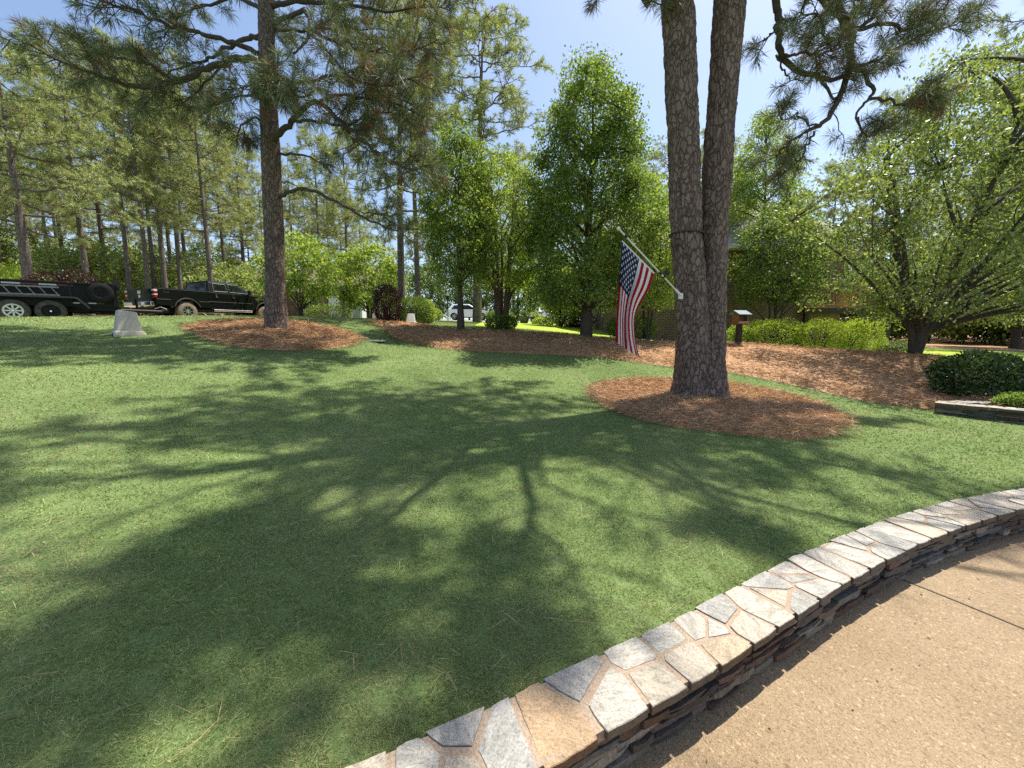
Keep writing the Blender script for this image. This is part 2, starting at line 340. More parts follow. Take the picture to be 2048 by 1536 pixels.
def disc(name, outline, m, off, mound, label, cat, nv=14):
    c = outline.mean(0); nu = len(outline); t = np.linspace(0, 1, nv); P = c[None, None] + (outline - c)[:, None] * t[None, :, None]
    rag = np.array([noise.noise(Vector((p[0] * 4, p[1] * 4, 0))) for p in outline]) * .09
    P += (unit(outline - c) * rag[:, None])[:, None] * t[None, :, None] ** 4
    z = terr(P.reshape(-1, 2)).reshape(nu, nv) + off + mound * (1 - t[None] ** 6)
    z[:, -1] = terr(P[:, -1]) - .02
    V = np.concatenate([P, z[..., None]], -1).reshape(-1, 3); i, j = np.meshgrid(np.arange(nu), np.arange(nv - 1), indexing='ij'); i2 = (i + 1) % nu
    F = np.stack([i * nv + j, i * nv + j + 1, i2 * nv + j + 1, i2 * nv + j], -1).reshape(-1, 4)
    o = link(name, np_mesh(name, V, F, m, True)); tag(o, label, cat, kind='structure')
RING1 = bez([hit(*p) for p in [(1180, 790), (1205, 812), (1270, 838), (1350, 855), (1450, 868), (1560, 880), (1640, 878), (1682, 862), (1670, 838), (1620, 812), (1560, 795), (1500, 783), (1420, 770), (1330, 766), (1250, 768), (1200, 777)]], True)
RING2 = bez([hit(*p) for p in [(376, 660), (400, 675), (450, 690), (520, 700), (600, 702), (680, 696), (720, 686), (700, 672), (650, 658), (600, 650), (540, 645), (470, 645), (420, 648), (390, 653)]], True)
disc('pine_straw_bed', RING1, M['mulch'], .03, .07, 'oval pine straw bed round the double trunked pine', 'mulch bed')
disc('pine_straw_bed', RING2, M['mulch'], .03, .07, 'oval pine straw bed round the single pine on the left', 'mulch bed')
LOW = bez([at(752, 652, 15.2)[:2]] + [hit(*p) for p in [(790, 676), (840, 690), (900, 700), (1000, 706), (1100, 710), (1200, 716), (1340, 735), (1455, 747), (1550, 765), (1640, 785), (1740, 806), (1840, 818), (1897, 824), (1960, 834)]])
UPP = bez([at(*p)[:2] for p in [(765, 645, 16.2), (800, 647, 16), (850, 650, 15.5), (900, 662, 14.6), (990, 668, 14.2), (1080, 672, 14.2), (1170, 678, 14), (1240, 685, 13.6), (1340, 690, 13), (1470, 692, 12.6), (1600, 702, 12.1), (1750, 708, 11.8), (1850, 716, 11.2), (1950, 728, 10.4), (2060, 745, 9.6)]])
BERM = sheet('pine_straw_berm', LOW, UPP, M['mulch'], .03, 16, .10, 160, 'long pine straw bank along the back of the lawn', 'mulch bank')
sheet('driveway', [(-30, 6), (-19.5, 12.6), (-16, 16), (-14, 20), (-12.2, 24), (-10, 32)], [(-34, 12), (-23, 17), (-19.5, 20), (-18, 23.5), (-16.5, 27), (-14, 35)], M['drive'], .04, 8, 0, 60, 'sandy brown drive under the trailer and truck', 'drive')
sheet('forest_floor', [(-70, 20), (-25, 22), (-20, 27), (-17, 36), (-10, 46)], [(-80, 60), (-60, 70), (-40, 75), (-20, 78), (-8, 78)], M['forest'], .05, 14, 0, 60, 'brown needle floor of the pine wood', 'ground')
sheet('street', [(-12, 30), (-8, 33.5), (-2, 35), (6, 34.5), (12, 34)], [(-13, 35), (-9, 38.5), (-2, 41), (6, 41), (13, 41)], M['road'], .05, 8, 0, 60, 'pale street behind the trees', 'street')
sheet('neighbour_lawn', [(-1.6, 16.3), (.6, 16), (3, 15.4), (5.6, 15)], [(-2.0, 29), (1.2, 30), (5, 30), (10, 27)], M['far_lawn'], .05, 14, 0, 60, 'bright sunny lawn beyond the pine straw bank', 'lawn')
sheet('neighbour_lawn', [(5.5, 13.55), (7.4, 12.65), (9.4, 12.35), (11.2, 12.1), (12.4, 11.6), (15, 10)], [(7.0, 16), (9, 16.2), (12, 16.5), (15.2, 17), (18, 16.2), (24, 14)], M['far_lawn'], .035, 12, 0, 60, 'bright yellow green lawn below the brick house', 'lawn')
sheet('forest_floor', [(14.5, 18.5), (18, 17), (22, 15), (28, 13)], [(20, 50), (35, 45), (50, 40), (60, 30)], M['mulch'], .05, 12, 0, 60, 'rust brown needle floor under the trees on the right', 'ground')
# patio
m, nt, b = mat('washed_concrete'); tc = nt.nodes.new('ShaderNodeTexCoord')
n0 = nt.nodes.new('ShaderNodeTexNoise'); n0.inputs['Scale'].default_value = 1.3; n0.inputs['Detail'].default_value = 4
v0 = nt.nodes.new('ShaderNodeTexVoronoi'); v0.inputs['Scale'].default_value = 210
v0b = nt.nodes.new('ShaderNodeTexVoronoi'); v0b.inputs['Scale'].default_value = 85
for n in (n0, v0, v0b): nt.links.new(tc.outputs['Object'], n.inputs['Vector'])
rA = ramp(nt, [(.3, (.235, .17, .10)), (.7, (.295, .22, .138))]); nt.links.new(n0.outputs[0], rA.inputs[0])
sp = nt.nodes.new('ShaderNodeSeparateColor'); nt.links.new(v0.outputs['Color'], sp.inputs[0])
rB = ramp(nt, [(0, (.62, .6, .56)), (.25, (.9, .88, .86)), (.75, (1.06, 1.05, 1.04)), (.95, (1.15, 1.15, 1.12)), (1, (1.5, 1.5, 1.46))]); nt.links.new(sp.outputs[0], rB.inputs[0])
sp2 = nt.nodes.new('ShaderNodeSeparateColor'); nt.links.new(v0b.outputs['Color'], sp2.inputs[0])
rC = ramp(nt, [(0, (.7, .68, .65)), (.12, (1, 1, 1)), (.94, (1, 1, 1)), (1, (1.5, 1.5, 1.5))]); nt.links.new(sp2.outputs[1], rC.inputs[0])
nt.links.new(mixc(nt, 1, mixc(nt, 1, rA.outputs[0], rB.outputs[0], 'MULTIPLY'), rC.outputs[0], 'MULTIPLY'), b.inputs['Base Color']); b.inputs['Roughness'].default_value = .8; b.inputs['Specular IOR Level'].default_value = .25
bp = nt.nodes.new('ShaderNodeBump'); bp.inputs['Strength'].default_value = .5; bp.inputs['Distance'].default_value = .006
nt.links.new(v0.outputs['Distance'], bp.inputs['Height']); nt.links.new(bp.outputs[0], b.inputs['Normal']); M['patio'] = m
xs = np.linspace(-3.1, 10.9, 140); ye = np.interp(xs, INN[:, 0], INN[:, 1]) + .10; tt = np.linspace(0, 1, 12)
PV = np.stack([np.repeat(xs, 12), (ye[:, None] * (1 - tt) + (-8) * tt).ravel(), np.zeros(140 * 12)], 1)
i, j = np.meshgrid(np.arange(139), np.arange(11), indexing='ij')
o = link('patio', np_mesh('patio', PV, np.stack([i * 12 + j, i * 12 + j + 1, (i + 1) * 12 + j + 1, (i + 1) * 12 + j], -1).reshape(-1, 4), M['patio'])); tag(o, 'tan washed concrete patio', 'patio', kind='structure')
pa = np.array([2.62, 2.42]); pb = np.array([3.02, 1.66]); dv = unit(pb - pa); nv_ = np.array([-dv[1], dv[0]]); jm = MB(); prev = None
for q in np.linspace(-.0, 9, 90):
    c = pa + dv * q + nv_ * .006 * math.sin(q * 7)
    cur = [(c[0] - nv_[0] * .005, c[1] - nv_[1] * .005, .004), (c[0] + nv_[0] * .005, c[1] + nv_[1] * .005, .004)]
    if prev: jm.add(prev + cur, [(0, 2, 3, 1)])
    prev = cur
tag(jm.build('patio_joint', plain('dark_joint', (.07, .05, .035), .9), o), kind='structure')

# ------------------------------------------------------------------ dry stone walls with flagstone coping
def stone_mat(name, rough=.8):
    m, nt, b = mat(name); a = nt.nodes.new('ShaderNodeAttribute'); a.attribute_name = 'stone'
    tc = nt.nodes.new('ShaderNodeTexCoord'); mp = nt.nodes.new('ShaderNodeMapping'); mp.inputs['Scale'].default_value = (1, 3.2, 2); mp.inputs['Rotation'].default_value = (0, 0, .6)
    ad = nt.nodes.new('ShaderNodeVectorMath'); ad.operation = 'MULTIPLY_ADD'; ad.inputs[1].default_value = (9, 9, 9); nt.links.new(a.outputs['Color'], ad.inputs[0]); nt.links.new(tc.outputs['Object'], ad.inputs[2])
    vr = nt.nodes.new('ShaderNodeVectorRotate'); vr.rotation_type = 'Z_AXIS'; sx = nt.nodes.new('ShaderNodeSeparateColor'); nt.links.new(a.outputs['Color'], sx.inputs[0])
    mm = nt.nodes.new('ShaderNodeMath'); mm.operation = 'MULTIPLY'; mm.inputs[1].default_value = 37; nt.links.new(sx.outputs[2], mm.inputs[0])
    nt.links.new(ad.outputs[0], vr.inputs['Vector']); nt.links.new(mm.outputs[0], vr.inputs['Angle']); nt.links.new(vr.outputs[0], mp.inputs['Vector'])
    n1 = nt.nodes.new('ShaderNodeTexNoise'); n1.inputs['Scale'].default_value = 9; n1.inputs['Detail'].default_value = 10; n1.inputs['Roughness'].default_value = .7; n1.inputs['Distortion'].default_value = .6
    nt.links.new(mp.outputs[0], n1.inputs['Vector'])
    n2 = nt.nodes.new('ShaderNodeTexNoise'); n2.inputs['Scale'].default_value = 110; n2.inputs['Detail'].default_value = 6; n2.inputs['Roughness'].default_value = .75; nt.links.new(ad.outputs[0], n2.inputs['Vector'])
    r1 = ramp(nt, [(.30, (.62, .60, .57)), (.45, (.86, .85, .82)), (.57, (1.1, 1.09, 1.07)), (.64, (1.12, 1.0, .82)), (.74, (1.25, 1.25, 1.25))]); nt.links.new(n1.outputs[0], r1.inputs[0])
    r2 = ramp(nt, [(.34, (.5, .5, .5)), (.48, (.95, .95, .95)), (.66, (1.2, 1.2, 1.2))]); nt.links.new(n2.outputs[0], r2.inputs[0])
    nt.links.new(mixc(nt, 1, mixc(nt, 1, a.outputs['Color'], r1.outputs[0], 'MULTIPLY'), r2.outputs[0], 'MULTIPLY'), b.inputs['Base Color'])
    b.inputs['Roughness'].default_value = rough; b.inputs['Specular IOR Level'].default_value = .3
    s2 = nt.nodes.new('ShaderNodeMath'); s2.operation = 'MULTIPLY_ADD'; s2.inputs[1].default_value = .4; nt.links.new(n2.outputs[0], s2.inputs[0]); nt.links.new(n1.outputs[0], s2.inputs[2])
    bp = nt.nodes.new('ShaderNodeBump'); bp.inputs['Strength'].default_value = .7; bp.inputs['Distance'].default_value = .012
    nt.links.new(s2.outputs[0], bp.inputs['Height']); nt.links.new(bp.outputs[0], b.inputs['Normal'])
    return m
M['stone'] = stone_mat('flagstone'); M['ledge'] = stone_mat('ledgestone')
M['mortar'] = plain('mortar', (.33, .25, .18), .95, spec=.1, bump=.5, scale=90, vary=.2); M['mortar_dark'] = plain('dark_mortar', (.08, .06, .05), .95, spec=.1)
CAPC = [(.39, .365, .32), (.41, .385, .335), (.36, .34, .305), (.40, .365, .305), (.335, .32, .295), (.42, .40, .355), (.40, .35, .28), (.33, .32, .295), (.39, .345, .28)]
LEDC = [(.13, .10, .08), (.19, .155, .12), (.09, .075, .065), (.15, .10, .07), (.24, .21, .17), (.12, .115, .105), (.14, .085, .06)]
def set_stone_attr(me, cols):
    a = me.color_attributes.new('stone', 'FLOAT_COLOR', 'CORNER'); arr = np.repeat(np.array(cols, np.float32), [p.loop_total for p in me.polygons], 0)
    a.data.foreach_set('color', np.concatenate([arr, np.ones((len(arr), 1), np.float32)], 1).ravel())
def clip(poly, p, n):
    out = []
    for i in range(len(poly)):
        a, b = poly[i], poly[(i + 1) % len(poly)]; da = (a[0] - p[0]) * n[0] + (a[1] - p[1]) * n[1]; db = (b[0] - p[0]) * n[0] + (b[1] - p[1]) * n[1]
        if da <= 0: out.append(a)
        if (da < 0) != (db < 0) and abs(da - db) > 1e-12: t = da / (da - db); out.append((a[0] + (b[0] - a[0]) * t, a[1] + (b[1] - a[1]) * t))
    return out
def stone_wall(root, P, s0, s1, wid, z0, z1, rows, seed, both=False, orange=()):
    rd = random.Random(seed); L = s1 - s0
    # coping: irregular flat stones set in mortar
    seeds = []; s = s0
    while s < s1:
        st = rd.uniform(.15, .27)
        if rd.random() < .25: seeds.append((s + st / 2, wid * rd.uniform(.4, .6)))
        else:
            sp_ = rd.uniform(.25, .75); seeds.append((s + st * rd.uniform(.3, .7), wid * sp_ * .55)); seeds.append((s + st * rd.uniform(.2, .8), wid * (.5 + sp_ * .45)))
            if rd.random() < .35: seeds.append((s + st * rd.uniform(0, 1), wid * rd.uniform(.35, .65)))
        s += st
    cap = MB(); cols = []; cap_t = .038
    for k, c in enumerate(seeds):
        xa, xb = max(s0 - .012, c[0] - .5), min(s1 + .012, c[0] + .5); poly = [(xa, -.012), (xb, -.012), (xb, wid + .006), (xa, wid + .006)]
        for q in seeds:
            if q is c or abs(q[0] - c[0]) > .6: continue
            n = (q[0] - c[0], q[1] - c[1]); l = math.hypot(*n); n = (n[0] / l, n[1] / l); gap = rd.choice((.005, .007, .009, .014))
            mid = ((q[0] + c[0]) / 2 - n[0] * gap, (q[1] + c[1]) / 2 - n[1] * gap); poly = clip(poly, mid, n)
            if len(poly) < 3: break
        if len(poly) < 3: continue
        fine = []                                 # wandering edges
        for i in range(len(poly)):
            a, b = poly[i], poly[(i + 1) % len(poly)]; l = math.hypot(b[0] - a[0], b[1] - a[1]); ns = max(1, int(l / .035))
            for t in range(ns):
                u = t / ns; x, y = a[0] + (b[0] - a[0]) * u, a[1] + (b[1] - a[1]) * u
                kx = c[0] - x; ky = c[1] - y; kk = rd.uniform(0, .05) + (.025 if t == 0 else 0); fine.append((x + kx * kk, y + ky * kk))
        h = z1 + rd.uniform(-.003, .003); tilt = (rd.uniform(-.02, .02), rd.uniform(-.03, .03)); n = len(fine); vs_ = []
        for sc_, dz in ((1.0, -cap_t), (1.0, -.004), (.982, .0)):
            for (x, y) in fine:
                xx, yy = c[0] + (x - c[0]) * sc_, c[1] + (y - c[1]) * sc_; X_, Y_ = P(xx, yy)
                vs_.append((X_, Y_, h + dz + tilt[0] * (xx - c[0]) + tilt[1] * (yy - c[1])))
        f = [tuple(range(2 * n, 3 * n))] + [(r * n + i, r * n + (i + 1) % n, (r + 1) * n + (i + 1) % n, (r + 1) * n + i) for r in range(2) for i in range(n)]
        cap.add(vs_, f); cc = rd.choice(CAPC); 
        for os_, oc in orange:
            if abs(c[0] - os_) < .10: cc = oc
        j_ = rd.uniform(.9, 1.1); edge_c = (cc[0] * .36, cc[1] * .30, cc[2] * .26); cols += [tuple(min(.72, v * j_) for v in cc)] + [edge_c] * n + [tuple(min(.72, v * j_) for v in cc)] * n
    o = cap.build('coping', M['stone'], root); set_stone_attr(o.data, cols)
    mo = MB(); ss = np.arange(s0, s1, .06); prev = None
    for s in ss:
        a = P(s, .008); b_ = P(s, wid - .008); cur = [(*a, z1 - .045), (*a, z1 - .0045), (*b_, z1 - .0045), (*b_, z0 - .15)]
        if prev: mo.add(prev + cur, [(0, 4, 5, 1), (1, 5, 6, 2), (2, 6, 7, 3)])
        prev = cur
    mo.build('mortar_bed', M['mortar'], root)
    # faces: thin ledge stones
    for sgn, t0 in ((-1, .03),) + (((1, wid - .03),) if both else ()):
        fc = MB(); cols = []; zc = z0; hs = [rd.uniform(.8, 1.25) for _ in range(rows)]; tot = sum(hs); hs = [h / tot * (z1 - cap_t - z0) for h in hs]
        for h in hs:
            s = s0 + .001
            while s < s1:
                ln = rd.uniform(.10, .42)
                if s > s0:
                    sub = [(0, 1)] if rd.random() < .7 else [(0, .45), (.5, 1)]
                    for ua, ub in sub:
                        za, zb = zc + h * ua + .003, zc + h * ub - .003; pr = rd.uniform(-.015, .022); e = min(s + ln, s1)
                        nseg = max(2, int(ln / .05)); vs_ = []; zt = rd.uniform(-.006, .006)
                        for q in range(nseg + 1):
                            u = q / nseg; su = s + .004 + (e - s - .008) * u; taper = .25 if q in (0, nseg) else 0
                            for (dz, dt) in ((0, -.06), (0, 0), (1, 0), (1, -.06)):
                                jz = rd.uniform(-.004, .004) + zt * (u - .5); jt = rd.uniform(-.004, .004)
                                zz = (za + (zb - za) * taper * .5) if dz == 0 else (zb - (zb - za) * taper * .5)
                                off = t0 + sgn * (pr + jt - taper * .02) if dt == 0 else t0 - sgn * .05
                                x_, y_ = P(su, off); vs_.append((x_, y_, zz + jz))
                        f = [(q * 4 + a, q * 4 + (a + 1) % 4, q * 4 + 4 + (a + 1) % 4, q * 4 + 4 + a) for q in range(nseg) for a in range(4)]
                        f += [(0, 1, 2, 3), tuple(nseg * 4 + a for a in (3, 2, 1, 0))]
                        fc.add(vs_, f); j_ = rd.uniform(.75, 1.35); cc = rd.choice(LEDC); cols += [tuple(v * j_ for v in cc)] * len(f)
                s += ln
            zc += h
        o = fc.build('stacked_stone_face', M['ledge'], root); set_stone_attr(o.data, cols)
        bk = MB(); prev = None
        for s in ss:
            a = P(s, t0 - sgn * .022); cur = [(*a, z0 - .1), (*a, z1 - .04)]
            if prev: bk.add(prev + cur, [(0, 2, 3, 1)])
            prev = cur
        bk.build('mortar_backing', M['mortar_dark'], root)
    en = MB()
    for k in range(4):
        h4 = (z1 - cap_t - z0) / 4; q = [P(s0 + .012 + rd.uniform(-.008, .008), .03), P(s0 + .012, wid - .03)]; q2 = [P(s0 + .12, .03), P(s0 + .12, wid - .03)]
        za, zb = z0 + k * h4 + .004, z0 + (k + 1) * h4 - .004; en.add([(*q[0], za), (*q[1], za), (*q2[1], za), (*q2[0], za), (*q[0], zb), (*q[1], zb), (*q2[1], zb), (*q2[0], zb)], [(3, 2, 1, 0), (4, 5, 6, 7), (0, 1, 5, 4), (1, 2, 6, 5), (2, 3, 7, 6), (3, 0, 4, 7)])
    o = en.build('wall_end_face', M['ledge'], root); set_stone_attr(o.data, [(.17, .14, .11)] * len(o.data.polygons))
r = empty('stone_wall', (0, 0, 0), label='low curved stone wall with pale flagstone top along the patio', cat='stone wall')
iv = lambda x: float(np.interp(x, INN[:, 0], ARC))
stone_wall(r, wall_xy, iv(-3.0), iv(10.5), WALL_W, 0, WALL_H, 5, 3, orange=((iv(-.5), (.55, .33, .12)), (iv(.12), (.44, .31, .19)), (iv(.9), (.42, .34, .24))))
B1 = np.array([(8.35, 5.2), (7.95, 6.3), (7.72, 6.95)]); B2 = np.array([(7.84, 7.0), (8.5, 7.05), (10.8, 7.1)])
def seg_wall(line, W):
    arc = np.concatenate([[0], np.cumsum(np.linalg.norm(np.diff(line, axis=0), axis=1))])
    def P(s, t): x, y, dx, dy = on_curve(line, arc, min(max(s, .051), arc[-1] - .051)); e = s - min(max(s, .051), arc[-1] - .051); return x - dy * t + dx * e, y + dx * t + dy * e
    return P, arc[-1]
r = empty('raised_bed_wall', (0, 0, 0), label='short angled stone retaining wall with bright flat top below the glossy shrub', cat='stone wall')
for line, L0, both, sd in ((np.array([(7.72, 6.95), (7.98, 6.55), (8.35, 6.05), (9.6, 4.6)]), 0, True, 5), (np.array([(11, 7.2), (9.4, 7.2), (8.02, 7.16)]), 0, True, 6)):
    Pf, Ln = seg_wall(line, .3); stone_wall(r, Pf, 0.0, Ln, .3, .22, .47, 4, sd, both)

# ------------------------------------------------------------------ grass blades and straw strands
LAWN_OUT = [RING1, RING2, BERM]
def grass_points(n, rmin, rmax, amax):
    u = rng.random(n); r_ = rmin * (rmax / rmin) ** u; a = rng.uniform(-amax, amax, n); p = np.stack([r_ * np.sin(a), r_ * np.cos(a)], 1)
    s = wall_side(p); ok = s > WALL_W + .004
    for q in LAWN_OUT: ok &= ~inside(p, q)
    return p[ok], r_[ok]
gp, gr = grass_points(950000, .95, 24, R(64))
cl = np.array([noise.noise(Vector((p[0] * 9, p[1] * 9, 3))) for p in gp]); k = rng.random(len(gp)) > np.clip(cl * 1.6, 0, .75); gp, gr = gp[k], gr[k]
gd = rng.normal(size=(len(gp), 3)); gd[:, 2] = np.abs(gd[:, 2]) * .5 + .75
lean = np.array([noise.noise(Vector((p[0] * 1.7, p[1] * 1.7, 0))) for p in gp[:, :]]) ; gd[:, 0] += lean * 1.2
gl = rng.uniform(.016, .036, len(gp)) * (1 + gr * .05); gw = np.clip(.00105 * gr, .0017, .03) * rng.uniform(.7, 1.3, len(gp))
V, F = kites(np.concatenate([gp, (terr(gp) - .004)[:, None]], 1), gd, gl, gw, rng.uniform(.1, .5, len(gp)))
tag(link('grass', np_mesh('grass', V, F, M['grass'])), 'short mown grass blades covering the lawn', 'grass', kind='stuff')
gp2, _ = grass_points(1500, 1.4, 14, R(64)); gd2 = rng.normal(size=(len(gp2), 3)); gd2[:, 2] = .05
V, F = kites(np.concatenate([gp2, (terr(gp2) + .025)[:, None]], 1), gd2, rng.uniform(.08, .2, len(gp2)), np.clip(.0007 * np.linalg.norm(gp2, axis=1), .0014, .008), .05)
tag(link('fallen_needles', np_mesh('fallen_needles', V, F, M['straw'])), 'scattered brown pine needles fallen on the lawn', 'pine needles', kind='stuff')
# longer runners that stick out of the turf near the camera
gp, gr = grass_points(4500, 1.2, 5, R(64)); gd = rng.normal(size=(len(gp), 3)); gd[:, 2] = .35
V, F = kites(np.concatenate([gp, (terr(gp) + .02)[:, None]], 1), gd, rng.uniform(.04, .09, len(gp)), np.clip(.0009 * gr, .0014, .005), .15)
tag(link('grass_runners', np_mesh('grass_runners', V, F, leaf_mat('dry_runners', [(0, (.16, .2, .08)), (1, (.42, .4, .22))], .2))), 'pale dry grass runners lying on the turf', 'grass', kind='stuff')
def straw(poly, n, wmul, label, lift=.05):
    lo, hi = poly.min(0), poly.max(0); p = rng.uniform(lo - .05, hi + .05, (n, 2))
    c = poly.mean(0); q = c + (p - c) * np.where(rng.random(n) < .2, .93, .985)[:, None]; p = p[inside(q, poly)]
    d = rng.normal(size=(len(p), 3)); d[:, 2] = rng.uniform(-.05, .28, len(p))
    dist = np.linalg.norm(p, axis=1); V, F = kites(np.concatenate([p, (terr(p) + lift + rng.uniform(-.02, .05, len(p)))[:, None]], 1), d, rng.uniform(.1, .24, len(p)), .0011 * dist * wmul, rng.uniform(0, .25, len(p)))
    tag(link('pine_straw', np_mesh('pine_straw', V, F, M['straw'])), label, 'pine straw', kind='stuff')
straw(RING1, 60000, .8, 'loose brown pine needles under the double trunked pine', .09)
straw(RING2, 36000, .9, 'loose brown pine needles round the single pine', .09)
straw(BERM, 130000, .9, 'loose brown pine needles on the long bank', .10)
lp = np.array([(random.uniform(.6, 4.5), 0) for _ in range(26)]); lp[:, 1] = [np.interp(x, INN[:, 0], INN[:, 1]) - random.uniform(.05, .9) for x in lp[:, 0]]
V, F = kites(np.concatenate([lp, np.full((26, 1), .004)], 1), np.concatenate([rng.normal(size=(26, 2)), np.full((26, 1), .06)], 1), rng.uniform(.01, .028, 26), .009)
tag(link('leaf_litter', np_mesh('leaf_litter', V, F, plain('dry_leaf', (.2, .08, .035), .8))), 'scattered dry leaf bits on the tan patio', 'leaf litter', kind='stuff')

# ------------------------------------------------------------------ trees
def curve3(a, b, bow, n=6, sag=0.0):
    a, b = np.array(a, float), np.array(b, float); off = np.array(bow, float); out = []
    for t in np.linspace(0, 1, n): out.append(a * (1 - t) + b * t + off * 4 * t * (1 - t) + np.array([0, 0, -sag]) * 4 * t * (1 - t))
    return out
def bark_tube(mb, pts, rad, n=40, step=.05, amp=.03, freq=7.0, seed=0.0, m=0, flare=0.0):
    """trunk with plated, furrowed bark as real relief"""
    pts = np.array(pts, float); arc = np.concatenate([[0], np.cumsum(np.linalg.norm(np.diff(pts, axis=0), axis=1))]); k = max(2, int(arc[-1] / step))
    s = np.linspace(0, arc[-1], k); c = np.stack([np.interp(s, arc, pts[:, i]) for i in range(3)], 1)
    for _ in range(3): c[1:-1] = (c[:-2] + 2 * c[1:-1] + c[2:]) / 4
    r = np.interp(s, arc, rad); v = []
    for i in range(k):
        for j in range(n):
            a = 2 * math.pi * j / n; ca, sa = math.cos(a), math.sin(a); q = Vector((ca * r[i] * freq, sa * r[i] * freq, s[i] * freq * .5 + seed))
            w_ = noise.noise_vector(q * 1.3) * .4; dd = noise.voronoi(q + w_)[0]; e = min(1, (dd[1] - dd[0]) * 3.2)
            q2 = Vector((ca * r[i] * freq * .45, sa * r[i] * freq * .45, s[i] * freq * .13 + seed)); d2 = noise.voronoi(q2 + w_ * .8)[0]; e = e * .45 + .85 * min(1, (d2[1] - d2[0]) * 2.6) - .25
            h = amp * (e - .6) + amp * .5 * noise.noise(q * 3.1) + r[i] * .05 * noise.noise(Vector((ca, sa, s[i] * .7 + seed)))
            fl = flare * math.exp(-s[i] / .24) * (1 + .75 * math.sin(a * 5 + seed) * math.cos(a * 2 + 1))
            rr_ = r[i] + h + fl; v.append((c[i, 0] + ca * rr_, c[i, 1] + sa * rr_, c[i, 2]))
    f = [(i * n + j, i * n + (j + 1) % n, (i + 1) * n + (j + 1) % n, (i + 1) * n + j) for i in range(k - 1) for j in range(n)]
    mb.add(v, f, m)
DENS = 1.0
class Tufts:
    def __init__(s): s.c = []; s.d = []; s.l = []
    def add(s, c, d, l): s.c.append(tuple(c)); s.d.append(tuple(d)); s.l.append(l)
    def mesh(s, name, mats, per, wid, droop=.3, dead=.06, spread=1.0):
        C = np.array(s.c); D = unit(np.array(s.d)); L = np.array(s.l); n = len(C)
        P = np.repeat(C, per, 0); DD = np.repeat(D, per, 0); LL = np.repeat(L, per) * rng.uniform(.7, 1.1, n * per)
        rd = unit(rng.normal(size=(n * per, 3))); d = unit(rd * spread + DD * .75); P = P - DD * rng.uniform(0, .35, (n * per, 1)) * LL[:, None]
        V, F = kites(P, d, LL, wid * rng.uniform(.7, 1.2, n * per), rng.uniform(.5, 1.2, n * per) * droop)
        mi = np.repeat((rng.random(n) < dead).astype(np.int32), per)
        return np_mesh(name, V, F, mats, mi=mi)
def grow(mb, tf, pts, r0, r1, ntw, start, tlen, tl, n=6, gnarl=.04, up=.5, twr=.008):
    """a limb with side twigs that end in needle tufts"""
    ntw = int(ntw * DENS); pts = np.array(pts, float)
    if len(pts) > 2: pts = np.concatenate([catmull([p for p in pts], 4)[:, :3]])
    for i in range(1, len(pts)): pts[i] += np.array([random.gauss(0, gnarl) for _ in range(3)]) * .5
    k = len(pts); mb.tube(pts, list(np.linspace(r0, r1, k)), n)
    dirs = np.gradient(pts, axis=0)
    for q in range(ntw):
        t = start + (1 - start) * (q + random.random()) / ntw; x = t * (k - 1); i = min(int(x), k - 2); p = pts[i] + (pts[i + 1] - pts[i]) * (x - i); d = unit(dirs[i])
        s_ = np.array([random.gauss(0, 1) for _ in range(3)]); s_ = unit(s_ - d * s_.dot(d)); e = unit(d * .55 + s_ * .9 + np.array([0, 0, up])) * tlen * random.uniform(.5, 1.15)
        tip = p + e; mid = p + e * .5 + np.array([0, 0, -.07 * tlen]); mb.tube([p, mid, tip], [twr * 1.5, twr * 1.1, twr * .8], 4)
        tf.add(tip, unit(e) + np.array([0, 0, .35]), tl * random.uniform(.8, 1.15))
        if random.random() < .6: tf.add(mid, unit(e) + np.array([0, 0, .2]), tl * random.uniform(.6, .95))
        for _ in range(2):
            if random.random() < .55:
                e2 = unit(e + np.array([random.gauss(0, .6) for _ in range(3)]) * np.linalg.norm(e)) * tlen * .55; q0 = p + e * random.uniform(.35, .8)
                mb.tube([q0, q0 + e2], [twr, twr * .7], 4); tf.add(q0 + e2, unit(e2) + np.array([0, 0, .35]), tl * random.uniform(.75, 1.05))
    tf.add(pts[-1], unit(dirs[-1]), tl)
NM = [M['needle'], M['needle_dead']]
def px_line(l, d0): return [at(p[0], p[1], d0 + (p[2] if len(p) > 2 else 0)) for p in l]

